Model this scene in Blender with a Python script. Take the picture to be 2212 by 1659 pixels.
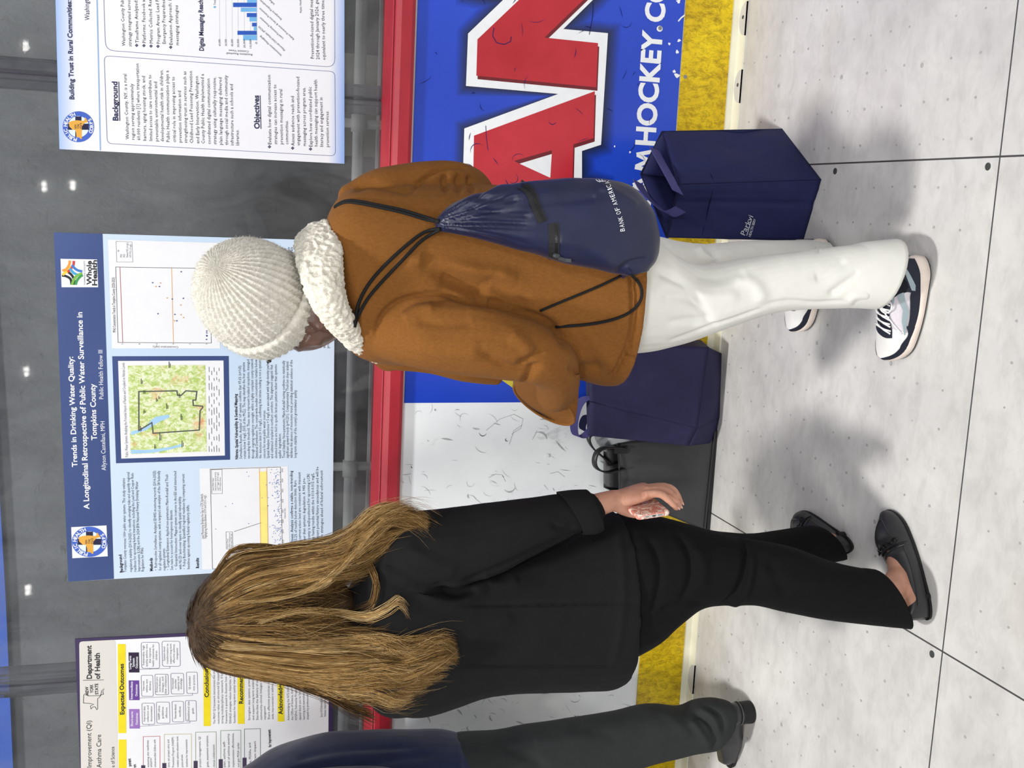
import bpy, bmesh, math, random
import numpy as np
from mathutils import Vector, Matrix, noise
from mathutils.bvhtree import BVHTree

for o in list(bpy.data.objects):
    bpy.data.objects.remove(o)
SC = bpy.context.scene
COL = SC.collection
RNG = random.Random(7)

# ------------------------------------------------------------------ camera
# the photograph is a portrait frame stored on its side: image right is down
EYE = 1.66
FPX = 2379.1
PITCH, YAW = math.radians(17.09), math.radians(-9.5)
FW = np.array([math.sin(YAW) * math.cos(PITCH), math.cos(YAW) * math.cos(PITCH), -math.sin(PITCH)])
RT = np.array([math.cos(YAW), -math.sin(YAW), 0.0])
UP = np.cross(RT, FW)
CAM0 = np.array([0.0, 0.0, EYE])
cd = bpy.data.cameras.new('camera')
cd.sensor_fit = 'HORIZONTAL'
cd.sensor_width = 36.0
cd.lens = FPX / 2212 * 36.0
cam = bpy.data.objects.new('camera', cd)
COL.objects.link(cam)
cx, cy, cz = -UP, RT, -FW
cam.matrix_world = Matrix(((cx[0], cy[0], cz[0], 0), (cx[1], cy[1], cz[1], 0), (cx[2], cy[2], cz[2], EYE), (0, 0, 0, 1)))
SC.camera = cam

# ------------------------------------------------------------------ world, lamps, exposure
SC.view_settings.view_transform = 'Standard'
SC.view_settings.look = 'None'
SC.view_settings.gamma = 1.0
SC.view_settings.use_curve_mapping = False
SC.view_settings.exposure = 0.0
SC.cycles.max_bounces = 8
SC.cycles.transparent_max_bounces = 16
wd = bpy.data.worlds.new('hall_air')
SC.world = wd
wd.use_nodes = True
bg = wd.node_tree.nodes['Background']
bg.inputs[0].default_value = (0.95, 0.97, 1.0, 1)
bg.inputs[1].default_value = 0.27


def area(name, loc, target, size, power, color=(1, 0.98, 0.95), size_y=None):
    l = bpy.data.lights.new(name, 'AREA')
    l.shape = 'RECTANGLE' if size_y else 'DISK'
    l.size = size
    if size_y:
        l.size_y = size_y
    l.energy = power
    l.color = color
    o = bpy.data.objects.new(name, l)
    o.location = loc
    d = Vector(target) - Vector(loc)
    o.rotation_euler = d.to_track_quat('-Z', 'Y').to_euler()
    COL.objects.link(o)
    return o


# the nearest high-bay lamp of the rink, a little left of and behind the visitors
area('rink_lamp', (-1.22, 0.15, 7.6), (-0.4, 2.5, 0), 0.6, 400)
# the rows of lamps further over the ice
for i, (lx, ly) in enumerate(((-6.5, -7.0), (-1.0, -7.5), (5.0, -7.0), (-8, -13), (0, -13), (8, -13))):
    area('rink_lamp_row', (lx, ly, 7.4), (lx * 0.3 - 0.3, 3.0, 0.8), 1.6, 218, (1, 0.985, 0.97))
# added fill light, brightens the pipes and wall behind the glass
area('behind_glass_fill', (-0.6, 3.72, 3.5), (-0.6, 3.85, 0), 3.0, 9, (1, 0.98, 0.95), 0.25)
# the far end of the rows, seen as small double glints in the shielding glass
YG = 3.245           # front face of the glass


def ray(x, y):
    u, v = 1659 - y, x
    return FW + RT * ((u - 829.5) / FPX) - UP * ((v - 1106) / FPX)


for gx, gy in ((55, 100), (95, 403), (157, 400), (57, 803), (60, 1275)):
    for k in (-5.5, 5.5):
        d = ray(gx, gy + k)
        p = CAM0 + d * (YG / d[1])
        q = p + np.array([d[0], -d[1], d[2]]) / d[1] * 26.0
        area('far_rink_lamp', q, (p[0], YG, p[2]), 0.055, 1.1)


# ------------------------------------------------------------------ helpers
def W(x, y, yw):
    """point of the room seen at photo pixel (x, y), at distance yw along the hall"""
    d = ray(x, y)
    return Vector(CAM0 + d * (yw / d[1]))


def FL(x, y, z=0.0):
    d = ray(x, y)
    return Vector(CAM0 + d * ((z - EYE) / d[2]))


def project(co):
    q = np.asarray(co, float) - CAM0
    z = q @ FW
    return 1106 - FPX * (q @ UP) / z, 1659 - (829.5 + FPX * (q @ RT) / z)


def lin(c):
    c /= 255.0
    return c / 12.92 if c <= 0.04045 else ((c + 0.055) / 1.055) ** 2.4


def rgb(r, g, b):
    return (lin(r), lin(g), lin(b), 1.0)


class NT:
    def __init__(self, name):
        self.m = bpy.data.materials.new(name)
        self.m.use_nodes = True
        self.t = self.m.node_tree
        self.b = self.t.nodes['Principled BSDF']
        self.tc = None

    def n(self, typ, **kw):
        nd = self.t.nodes.new(typ)
        for k, v in kw.items():
            if k in nd.inputs.keys():
                nd.inputs[k].default_value = v
            else:
                setattr(nd, k, v)
        return nd

    def l(self, a, b):
        self.t.links.new(a, b)

    def co(self, sc=(1, 1, 1)):
        if self.tc is None:
            self.tc = self.n('ShaderNodeTexCoord')
        mp = self.n('ShaderNodeMapping')
        mp.inputs['Scale'].default_value = sc
        self.l(self.tc.outputs['Object'], mp.inputs['Vector'])
        return mp.outputs['Vector']

    def noise(self, scale, detail=4, rough=0.55, sc=(1, 1, 1), dist=0.0):
        nd = self.n('ShaderNodeTexNoise')
        nd.inputs['Scale'].default_value = scale
        nd.inputs['Detail'].default_value = detail
        nd.inputs['Roughness'].default_value = rough
        nd.inputs['Distortion'].default_value = dist
        self.l(self.co(sc), nd.inputs['Vector'])
        return nd.outputs['Fac']

    def ramp(self, fac, stops):
        r = self.n('ShaderNodeValToRGB')
        el = r.color_ramp.elements
        while len(el) < len(stops):
            el.new(0.5)
        for e, (p, c) in zip(el, stops):
            e.position = p
            e.color = c
        self.l(fac, r.inputs['Fac'])
        return r.outputs['Color']

    def mix(self, fac, a, b):
        m = self.n('ShaderNodeMix', data_type='RGBA')
        if isinstance(fac, float):
            m.inputs[0].default_value = fac
        else:
            self.l(fac, m.inputs[0])
        for i, c in ((6, a), (7, b)):
            if isinstance(c, tuple):
                m.inputs[i].default_value = c
            else:
                self.l(c, m.inputs[i])
        return m.outputs[2]

    def bump(self, h, strength, dist=0.002):
        b = self.n('ShaderNodeBump')
        b.inputs['Strength'].default_value = strength
        b.inputs['Distance'].default_value = dist
        self.l(h, b.inputs['Height'])
        self.l(b.outputs['Normal'], self.b.inputs['Normal'])

    def base(self, c):
        if isinstance(c, tuple):
            self.b.inputs['Base Color'].default_value = c
        else:
            self.l(c, self.b.inputs['Base Color'])

    def set(self, rough=0.6, spec=0.4, metal=0.0, sheen=0.0, coat=0.0):
        self.b.inputs['Roughness'].default_value = rough
        self.b.inputs['Specular IOR Level'].default_value = spec
        self.b.inputs['Metallic'].default_value = metal
        self.b.inputs['Sheen Weight'].default_value = sheen
        self.b.inputs['Coat Weight'].default_value = coat
        return self.m


MATS = {}


def plain(name, c, rough=0.6, spec=0.4, var=0.06, scale=30, bump=0.0, bscale=200, **kw):
    """procedural material: one colour with a little variation and grain"""
    if name in MATS:
        return MATS[name]
    t = NT(name)
    dark = tuple(x * (1 - var) for x in c[:3]) + (1,)
    lite = tuple(min(1, x * (1 + var)) for x in c[:3]) + (1,)
    t.base(t.ramp(t.noise(scale), [(0.3, dark), (0.7, lite)]))
    if bump:
        t.bump(t.noise(bscale, 3), bump)
    MATS[name] = t.set(rough, spec, **kw)
    return MATS[name]


class MB:
    def __init__(self):
        self.v, self.f, self.uv = [], [], None

    def add(self, vs, fs):
        k = len(self.v)
        self.v += [tuple(p) for p in vs]
        self.f += [tuple(i + k for i in f) for f in fs]
        return self

    def poly(self, pts):
        return self.add(pts, [tuple(range(len(pts)))])

    def box(self, a, b):
        x0, y0, z0 = a
        x1, y1, z1 = b
        return self.add([(x0, y0, z0), (x1, y0, z0), (x1, y1, z0), (x0, y1, z0), (x0, y0, z1), (x1, y0, z1), (x1, y1, z1), (x0, y1, z1)],
                        [(0, 3, 2, 1), (4, 5, 6, 7), (0, 1, 5, 4), (1, 2, 6, 5), (2, 3, 7, 6), (3, 0, 4, 7)])

    def prism(self, pts, vec):
        n = len(pts)
        top = [Vector(p) + Vector(vec) for p in pts]
        self.add(list(pts) + top, [tuple(range(n))[::-1], tuple(range(n, 2 * n))] + [(i, (i + 1) % n, n + (i + 1) % n, n + i) for i in range(n)])
        return self

    def loft(self, rings, cap=True, closed=True):
        n = len(rings[0])
        vs = [p for r in rings for p in r]
        fs = []
        for i in range(len(rings) - 1):
            for j in range(n if closed else n - 1):
                a, b = i * n + j, i * n + (j + 1) % n
                fs.append((a, b, b + n, a + n))
        if cap:
            fs.append(tuple(range(n))[::-1])
            m = (len(rings) - 1) * n
            fs.append(tuple(range(m, m + n)))
        return self.add(vs, fs)

    def tube(self, pts, rad, n=10, cap=True, sub=0):
        """round tube along points; rad one number or one per point"""
        pts = [Vector(p) for p in pts]
        rad = [rad] * len(pts) if not hasattr(rad, '__len__') else list(rad)
        if sub:
            pts, rad = resample(pts, rad, sub)
        self.loft(tube_rings(pts, rad, n), cap)
        return self

    def ball(self, c, r, nu=14, nv=9, axes=None):
        rx, ry, rz = r if hasattr(r, '__len__') else (r, r, r)
        ax = axes or (Vector((1, 0, 0)), Vector((0, 1, 0)), Vector((0, 0, 1)))
        c = Vector(c)
        rings = []
        for i in range(nv + 1):
            t = math.pi * (i / nv) * 0.96 + 0.02 * math.pi
            rings.append([c + ax[0] * (rx * math.sin(t) * math.cos(a)) + ax[1] * (ry * math.sin(t) * math.sin(a)) - ax[2] * (rz * math.cos(t))
                          for a in [2 * math.pi * j / nu for j in range(nu)]])
        return self.loft(rings)

    def disc(self, c, r, nrm, n=20, h=0.001):
        nrm = Vector(nrm).normalized()
        a = nrm.orthogonal().normalized()
        b = nrm.cross(a)
        c = Vector(c)
        return self.prism([c + a * (r * math.cos(2 * math.pi * i / n)) + b * (r * math.sin(2 * math.pi * i / n)) for i in range(n)], nrm * h)

    def mesh(self, name):
        me = bpy.data.meshes.new(name)
        me.from_pydata(self.v, [], self.f)
        me.update()
        return me


def catmull(p0, p1, p2, p3, t):
    return 0.5 * ((2 * p1) + (p2 - p0) * t + (2 * p0 - 5 * p1 + 4 * p2 - p3) * (t * t) + (3 * p1 - p0 - 3 * p2 + p3) * (t * t * t))


def resample(pts, rad, sub):
    P, R = [], []
    n = len(pts)
    for i in range(n - 1):
        a, b, c, d = pts[max(i - 1, 0)], pts[i], pts[i + 1], pts[min(i + 2, n - 1)]
        ra, rb, rc, rd = rad[max(i - 1, 0)], rad[i], rad[i + 1], rad[min(i + 2, n - 1)]
        for k in range(sub):
            t = k / sub
            P.append(catmull(a, b, c, d, t))
            R.append(catmull(ra, rb, rc, rd, t))
    P.append(pts[-1])
    R.append(rad[-1])
    return P, R


def smooth_path(pts, sub=6):
    return resample([Vector(p) for p in pts], [0] * len(pts), sub)[0]


def frames(pts, ref=None):
    out = []
    n = len(pts)
    prev = None
    for i in range(n):
        t = (pts[min(i + 1, n - 1)] - pts[max(i - 1, 0)])
        t = t.normalized() if t.length > 1e-9 else Vector((0, 0, 1))
        if prev is None:
            a = Vector(ref) if ref is not None else t.orthogonal()
        else:
            a = prev
        a = (a - t * a.dot(t))
        a = a.normalized() if a.length > 1e-6 else t.orthogonal().normalized()
        prev = a
        out.append((t, a, t.cross(a)))
    return out


def tube_rings(pts, rad, n, ref=None, rb=None, power=1.0):
    rings = []
    for i, (t, a, b) in enumerate(frames(pts, ref)):
        r1 = rad[i]
        r2 = rb[i] if rb is not None else r1
        rings.append([pts[i] + a * (r1 * math.cos(2 * math.pi * j / n)) + b * (r2 * math.sin(2 * math.pi * j / n)) for j in range(n)])
    return rings


def ring(c, hx, hy, ang=0.0, n=32, p=2.3, tilt=None):
    """horizontal superellipse ring, hx across, hy deep, turned by ang"""
    out = []
    ca, sa = math.cos(ang), math.sin(ang)
    for j in range(n):
        t = 2 * math.pi * j / n
        c0, s0 = math.cos(t), math.sin(t)
        x = hx * math.copysign(abs(c0) ** (2 / p), c0)
        y = hy * math.copysign(abs(s0) ** (2 / p), s0)
        out.append(Vector((c[0] + x * ca - y * sa, c[1] + x * sa + y * ca, c[2])))
    return out


def pxring(x, ya, yb, yw, hd, n=32, p=2.3, ang=0.0):
    """ring whose left and right ends sit at photo pixels (x, ya) and (x, yb)"""
    a, b = W(x, ya, yw), W(x, yb, yw)
    c = (a + b) / 2
    return ring(c, (a - b).length / 2, hd, ang, n, p)


def obj(name, mb, mat=None, parent=None, smooth=False):
    me = mb.mesh(name) if isinstance(mb, MB) else mb
    o = bpy.data.objects.new(name, me)
    COL.objects.link(o)
    if mat is not None:
        me.materials.append(mat)
    if smooth:
        me.polygons.foreach_set('use_smooth', [True] * len(me.polygons))
    if parent is not None:
        o.parent = parent
        o.matrix_parent_inverse = parent_mw(parent).inverted()
    return o


def parent_mw(p):
    m = Matrix.LocRotScale(p.location, p.rotation_euler, p.scale)
    if p.parent:
        m = parent_mw(p.parent) @ p.matrix_parent_inverse @ m
    return m


def thing(name, label, cat, loc=(0, 0, 0), group=None):
    o = bpy.data.objects.new(name, None)
    o.empty_display_size = 0.1
    o.location = loc
    COL.objects.link(o)
    return tag(o, label, cat, group)


def tag(o, label, cat, group=None):
    o['label'] = label
    o['category'] = cat
    if group:
        o['group'] = group
    return o


def structure(o):
    o['kind'] = 'structure'
    return o


def carve(co, no, lines, gain=1.0):
    """press traced fold and seam lines into the camera-side cloth: (points, width px, depth m)"""
    px, py = project(co)
    P = np.stack([px, py], 1)
    view = CAM0 - co
    view /= np.linalg.norm(view, axis=1)[:, None]
    face = np.clip((no * view).sum(1) * 3 + 0.3, 0, 1)
    out = np.zeros(len(co))
    for pts, w, dep in lines:
        q = np.array(smooth_path2(pts), float)
        lo, hi = q.min(0) - 4 * w, q.max(0) + 4 * w
        idx = np.where((P > lo).all(1) & (P < hi).all(1) & (face > 0))[0]
        if not len(idx):
            continue
        S = P[idx]
        best = np.full(len(idx), 1e9)
        tt = np.zeros(len(idx))
        m = len(q) - 1
        for i in range(m):
            a, d = q[i], q[i + 1] - q[i]
            t = np.clip(((S - a) @ d) / max(d @ d, 1e-9), 0, 1)
            dist = np.linalg.norm(S - a - t[:, None] * d, axis=1)
            up = dist < best
            best[up] = dist[up]
            tt[up] = ((i + t) / m)[up]
        fade = np.clip(np.minimum(tt, 1 - tt) * 5 + 0.25, 0, 1)
        out[idx] += gain * dep * np.exp(-(best / w) ** 2) * fade * face[idx]
    return out


def smooth_path2(pts):
    if len(pts) < 3:
        return pts
    return [(p.x, p.y) for p in smooth_path([Vector((a, b, 0)) for a, b in pts], 4)]


def noise_disp(co, amp, freq, octaves=2, stretch=(1, 1, 1), seed=0):
    out = np.empty(len(co))
    s = Vector(stretch)
    for i, p in enumerate(co):
        q = Vector((p[0] * s.x + seed, p[1] * s.y, p[2] * s.z)) * freq
        v = noise.noise(q)
        if octaves > 1:
            v += 0.5 * noise.noise(q * 2.1)
        out[i] = v * amp
    return out


def fuse(name, mb, voxel, it, mat, parent, disp=None, fac=0.5):
    """melt overlapping closed pieces into one continuous skin"""
    tmp = bpy.data.objects.new('tmp', mb.mesh('tmp'))
    COL.objects.link(tmp)
    bm = bmesh.new()
    bm.from_mesh(tmp.data)
    bmesh.ops.recalc_face_normals(bm, faces=bm.faces)
    bm.to_mesh(tmp.data)
    bm.free()
    r = tmp.modifiers.new('r', 'REMESH')
    r.mode = 'VOXEL'
    r.voxel_size = voxel
    s = tmp.modifiers.new('s', 'SMOOTH')
    s.factor = fac
    s.iterations = it
    dg = bpy.context.evaluated_depsgraph_get()
    dg.update()
    me = bpy.data.meshes.new_from_object(tmp.evaluated_get(dg))
    me.name = name
    old = tmp.data
    bpy.data.objects.remove(tmp)
    bpy.data.meshes.remove(old)
    me.materials.clear()
    if disp:
        n = len(me.vertices)
        co = np.empty(n * 3)
        me.vertices.foreach_get('co', co)
        co = co.reshape(-1, 3)
        no = np.array([v.normal[:] for v in me.vertices])
        d = disp(co, no)
        co = co + no * d[:, None]
        me.vertices.foreach_set('co', co.ravel())
        me.update()
    return obj(name, me, mat, parent, smooth=True)


def bvh_of(*objs):
    vs, fs = [], []
    for o in objs:
        m = parent_mw(o)
        if o.parent:
            m = parent_mw(o.parent) @ o.matrix_parent_inverse
        k = len(vs)
        vs += [m @ v.co for v in o.data.vertices]
        fs += [tuple(i + k for i in p.vertices) for p in o.data.polygons]
    return BVHTree.FromPolygons(vs, fs)


def on(bvh, x, y, off=0.003, default=2.1):
    """point lying on a surface where the photo shows it"""
    d = Vector(ray(x, y)).normalized()
    h = bvh.ray_cast(Vector(CAM0), d)
    if h[0] is None:
        return W(x, y, default)
    return h[0] - d * off


# ---- flat print on an upright plane
FONT = bpy.data.curves.new('type_ruler', 'FONT')
FONT_OB = bpy.data.objects.new('type_ruler', FONT)
COL.objects.link(FONT_OB)
GLYPHS = {}


def glyphs(s, bold=0.0, res=2):
    k = (s, bold, res)
    if k in GLYPHS:
        return GLYPHS[k]
    FONT.body = s
    FONT.offset = bold
    FONT.resolution_u = res
    dg = bpy.context.evaluated_depsgraph_get()
    dg.update()
    me = FONT_OB.evaluated_get(dg).to_mesh()
    vs = [(v.co.x, v.co.y) for v in me.vertices]
    fs = [tuple(p.vertices) for p in me.polygons]
    FONT_OB.evaluated_get(dg).to_mesh_clear()
    GLYPHS[k] = (vs, fs)
    return vs, fs


CAPH = 0.73


def text_on(mb, s, p0, p1, h, Y, bold=0.0, res=2):
    """one line of lettering from photo pixel p0 to p1 on the upright plane Y, capitals h pixels high"""
    a, b = W(p0[0], p0[1], Y), W(p1[0], p1[1], Y)
    e = (b - a)
    L = e.length
    e.normalize()
    u = Vector((-e.z, 0, e.x))
    cap = (W(p0[0] - h, p0[1], Y) - a).length if abs(p0[1] - p1[1]) > abs(p0[0] - p1[0]) else (W(p0[0], p0[1] - h, Y) - a).length
    vs, fs = glyphs(s, bold, res)
    if not vs:
        return
    x0 = min(v[0] for v in vs)
    x1 = max(v[0] for v in vs)
    sx, sy = L / max(x1 - x0, 1e-6), cap / CAPH
    mb.add([a + e * ((x - x0) * sx) + u * (y * sy) for x, y in vs], fs)


def flat(mb, pts, Y):
    mb.poly([W(x, y, Y) for x, y in pts])


def stroke(mb, pts, w, Y, closed=False):
    """line of width w pixels on an upright plane, mitred at its bends"""
    q = []
    for x, y in pts:
        p = W(x, y, Y)
        if not q or (p - q[-1]).length > 1e-6:
            q.append(p)
    if closed and (q[0] - q[-1]).length < 1e-6:
        q.pop()
    n = len(q)
    if n < 2:
        return
    ww = w * 0.00139 / 2
    vs = []
    for i in range(n):
        d0 = (q[i] - q[i - 1]) if (i > 0 or closed) else None
        d1 = (q[(i + 1) % n] - q[i]) if (i < n - 1 or closed) else None
        d0 = d1 if d0 is None else d0
        d1 = d0 if d1 is None else d1
        d0, d1 = d0.normalized(), d1.normalized()
        n0, n1 = Vector((-d0.z, 0, d0.x)), Vector((-d1.z, 0, d1.x))
        m = n0 + n1
        m = m / max(1 + n0.dot(n1), .4)
        vs += [q[i] - m * ww, q[i] + m * ww]
    k = n if closed else n - 1
    mb.add(vs, [(2 * i, 2 * ((i + 1) % n), 2 * ((i + 1) % n) + 1, 2 * i + 1) for i in range(k)])


def rrect(tl, tr, br, bl, r=0.06, k=4):
    """corner-rounded quad in pixels"""
    P = [np.array(p, float) for p in (tl, tr, br, bl)]
    out = []
    m = min(np.linalg.norm(P[0] - P[1]), np.linalg.norm(P[1] - P[2])) * r
    for i in range(4):
        c, a, b = P[i], P[i - 1], P[(i + 1) % 4]
        s = c + (a - c) / np.linalg.norm(a - c) * m
        e = c + (b - c) / np.linalg.norm(b - c) * m
        for j in range(k + 1):
            t = j / k
            out.append(tuple((1 - t) ** 2 * s + 2 * t * (1 - t) * c + t * t * e))
    return out

# ------------------------------------------------------------------ floor
YB = 3.163           # face of the rink boards


def floor_mat():
    t = NT('grey_floor_panel')
    sep = t.n('ShaderNodeSeparateXYZ')
    t.l(t.co(), sep.inputs[0])

    def m(op, a, b=None, c=None):
        nd = t.n('ShaderNodeMath', operation=op)
        for i, x in enumerate((a, b, c)):
            if x is None:
                continue
            if isinstance(x, (int, float)):
                nd.inputs[i].default_value = x
            else:
                t.l(x, nd.inputs[i])
        return nd.outputs[0]

    def seam(o, off, period):
        f = m('FRACT', m('DIVIDE', m('SUBTRACT', o, off - 50 * period), period))
        d = m('MINIMUM', f, m('SUBTRACT', 1.0, f))
        return m('LESS_THAN', m('MULTIPLY', d, period), 0.0021)
    s = m('MAXIMUM', seam(sep.outputs[0], 0.156, 1.097), seam(sep.outputs[1], 1.963, 1.215))
    blot = t.ramp(t.noise(3.2, 6, 0.6), [(0.3, rgb(196, 194, 192)), (0.7, rgb(221, 220, 216))])
    streak = t.ramp(t.noise(17, 6, 0.7, (0.8, 1.3, 1), .4), [(0.34, rgb(190, 188, 186)), (0.56, (1, 1, 1, 1))])
    mul = t.n('ShaderNodeMix', data_type='RGBA', blend_type='MULTIPLY')
    mul.inputs[0].default_value = 0.26
    t.l(blot, mul.inputs[6])
    t.l(streak, mul.inputs[7])
    stain = t.ramp(t.noise(2.1, 3, 0.5), [(0.62, (1, 1, 1, 1)), (0.75, rgb(226, 217, 204))])
    mu2 = t.n('ShaderNodeMix', data_type='RGBA', blend_type='MULTIPLY')
    mu2.inputs[0].default_value = 0.6
    t.l(mul.outputs[2], mu2.inputs[6])
    t.l(stain, mu2.inputs[7])
    t.base(t.mix(s, mu2.outputs[2], rgb(70, 70, 70)))
    t.bump(t.noise(60, 4, 0.6, (1, 1.8, 1)), 0.10, 0.003)
    return t.set(0.42, 0.35)


fl = MB().box((-7, -6, -0.08), (6, YB + 0.05, 0.0))
structure(obj('floor', fl, floor_mat()))
FLOOR = bpy.data.objects['floor']
M_DIMPLE = plain('floor_dimple', rgb(170, 169, 167), 0.6, 0.3, 0.12, 90)
M_PLUG = plain('floor_plug', rgb(205, 204, 200), 0.5, 0.3, 0.06, 90)
M_HOLE = plain('floor_hole', rgb(66, 68, 68), 0.6, 0.3, 0.2, 90)
nb, pl_, pr_ = MB(), MB(), MB()
ys = [1.60, 1.69, 1.775, 1.86, 2.06, 2.152, 2.236, 2.319, 2.394, 2.468, 2.540, 2.612, 2.682, 2.755, 2.83, 2.905, 2.98, 3.055, 3.12]
for px in range(-3, 2):
    x0 = 0.156 + px * 1.097
    for k in range(12):
        x = x0 + 0.041 + k * 0.0903
        for y in ys:
            if abs(x - (x0 + 0.222)) < 0.02 and min(abs(y - q) for q in (2.58, 2.26, 2.9)) < 0.03:
                continue
            jx, jy = RNG.gauss(0, .002), RNG.gauss(0, .002)
            s = RNG.uniform(.0022, .0038)
            if RNG.random() < 0.12:
                continue
            c = Vector((x + jx, y + jy, 0))
            nb.prism([c + Vector((s * math.cos(a), s * 1.25 * math.sin(a), 0)) for a in [i * math.pi / 4 for i in range(8)]], (0, 0, .0007))
    for dx in (0.22, 0.62):
        for y in (2.58, 2.253, 2.896):
            c = Vector((x0 + dx + RNG.gauss(0, .004), y, 0))
            pl_.disc(c, .0105, (0, 0, 1), 16, .0012)
            nb.disc(c + Vector((0, 0, .0012)), .006, (0, 0, 1), 14, .0003)
    for y in (2.571, 1.996):
        pr_.disc((x0 - 0.02, y, 0), .0085, (0, 0, 1), 14, .0008)
o = obj('floor_dimple', nb, M_DIMPLE, FLOOR)
o['kind'] = 'stuff'
obj('floor_plug', pl_, M_PLUG, FLOOR)['kind'] = 'stuff'
obj('floor_hole', pr_, M_HOLE, FLOOR)['kind'] = 'stuff'

# cream ice-dam strip at the foot of the boards, with half-round panel lugs let into it
M_CREAM = plain('cream_plastic', rgb(236, 234, 214), 0.35, 0.4, 0.05, 12)
cs = MB().box((-7, 3.118, 0.0005), (6, YB + .02, 0.006))
structure(obj('trim_1', cs, M_CREAM))
cs = MB().box((-7, YB - .004, 0.006), (6, YB + .03, 0.03))
structure(obj('trim_2', cs, M_CREAM))
lug = MB()
for x, y, r in ((0.60, 3.118, .050), (0.40, 3.118, .050), (-0.62, 3.118, .05), (-1.72, 3.118, .05), (-1.52, 3.118, .05)):
    c = Vector((x, y, 0.0008))
    lug.prism([c + Vector((r * math.cos(a), .038 * math.sin(a), 0)) for a in [math.pi * i / 16 for i in range(17)]], (0, 0, .0062))
obj('panel_lug', lug, FLOOR.data.materials[0], FLOOR)
hol = MB()
for x in (0.60, 0.40):
    hol.disc((x + .005, 3.133, 0.007), .006, (0, 0, 1), 12, .0004)
obj('lug_slot', hol, M_HOLE, FLOOR)

# ------------------------------------------------------------------ rink boards
def board_mat():
    t = NT('white_board')
    c = t.ramp(t.noise(5, 5, 0.6), [(0.3, rgb(234, 239, 243)), (0.65, rgb(246, 249, 251))])
    sc = t.ramp(t.noise(16, 6, 0.7, (1, 1, 0.55), 0.6), [(0.60, (0, 0, 0, 1)), (0.74, (1, 1, 1, 1))])
    c = t.mix(sc, c, rgb(196, 200, 203))
    t.base(c)
    t.bump(t.noise(8, 3), 0.05, 0.004)
    return t.set(0.28, 0.45)


def blue_mat():
    t = NT('blue_print')
    c = t.ramp(t.noise(2.2, 3, 0.5), [(0.3, rgb(24, 62, 186)), (0.7, rgb(40, 78, 205))])
    sc = t.ramp(t.noise(30, 6, 0.7, (0.4, 1, 2.5), 0.8), [(0.68, (0, 0, 0, 1)), (0.78, (1, 1, 1, 1))])
    t.base(t.mix(sc, c, rgb(22, 44, 130)))
    return t.set(0.22, 0.5)


def kick_mat():
    t = NT('yellow_kick')
    c = t.ramp(t.noise(7, 5, 0.6), [(0.3, rgb(214, 178, 14)), (0.7, rgb(238, 208, 22))])
    sc = t.ramp(t.noise(48, 9, 0.82, (1.5, 1, .8), .5), [(0.36, rgb(120, 100, 8)), (0.56, (1, 1, 1, 1))])
    mul = t.n('ShaderNodeMix', data_type='RGBA', blend_type='MULTIPLY')
    mul.inputs[0].default_value = 0.75
    t.l(c, mul.inputs[6])
    t.l(sc, mul.inputs[7])
    t.base(mul.outputs[2])
    t.bump(t.noise(40, 5, 0.7, (1, 1, 1), 1.0), 0.15, 0.003)
    return t.set(0.36, 0.4)


def red_mat():
    t = NT('red_cap_vinyl')
    c = t.ramp(t.noise(6, 4, 0.6, (0.5, 1, 1)), [(0.3, rgb(150, 30, 44)), (0.7, rgb(182, 44, 58))])
    t.base(c)
    t.bump(t.noise(9, 4, 0.6, (0.35, 1, 2.0)), 0.30, 0.01)
    return t.set(0.38, 0.45)


ZT, ZK = 1.012, 0.187
brd = thing('rink_board', 'white rink board panel with blue lettered advertisement below the red cap rail', 'rink board', (-0.6, YB, ZK))
obj('board_sheet', MB().box((-4.2, YB, ZK), (2.6, YB + .06, ZT)), board_mat(), brd)
XB = W(950, 870, YB).x
Y1 = YB - .0012
ad = MB().box((XB, Y1, ZK + .002), (2.6, YB - .0001, ZT - .006))
blue = obj('ad_sheet', ad, blue_mat(), brd)
blue['label'] = 'royal blue printed advertisement sheet'
S_ = 0.29837


def zz(pts):
    return [(1000 + X * S_, Y * S_) for X, Y in pts]


def grow(pts, d):
    """offset a pixel polygon outward by d"""
    P = [np.array(p, float) for p in pts]
    n = len(P)
    area_ = sum(P[i][0] * P[(i + 1) % n][1] - P[(i + 1) % n][0] * P[i][1] for i in range(n))
    sg = 1 if area_ > 0 else -1
    out = []
    for i in range(n):
        a, b, c = P[i - 1], P[i], P[(i + 1) % n]
        e1 = (b - a) / np.linalg.norm(b - a)
        e2 = (c - b) / np.linalg.norm(c - b)
        n1 = np.array([e1[1], -e1[0]]) * sg
        n2 = np.array([e2[1], -e2[0]]) * sg
        k = n1 + n2
        den = max(1 + n1 @ n2, 0.35)
        out.append(tuple(b + k / den * d))
    return out


N_RED = [(105, 285), (97, 548), (965, 632), (978, 312), (590, 272), (985, -110), (1000, -350), (110, -350), (105, -84), (493, -84)]
A_RED = [(80, 982), (955, 660), (945, 1000), (800, 1045), (793, 1330), (938, 1376), (925, 1716), (72, 1394)]
NA_WHITE = [(37, 243), (22, 622), (690, 680), (10, 930), (-5, 1446), (895, 1785), (985, 1780), (1000, 1335), (862, 1290), (862, 1093), (1000, 1048),
            (1050, 240), (727, 210), (1052, -110), (1075, -420), (40, -420), (30, -40), (290, 0)]
HOLE = [(410, 1185), (643, 1115), (632, 1287)]
HOLE_SH = [(370, 1165), (643, 1088), (643, 1115), (410, 1185)]
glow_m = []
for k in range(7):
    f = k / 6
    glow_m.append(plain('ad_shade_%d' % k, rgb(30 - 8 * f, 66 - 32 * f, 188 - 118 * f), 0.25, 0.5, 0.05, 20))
NAW = zz(NA_WHITE)
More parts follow.
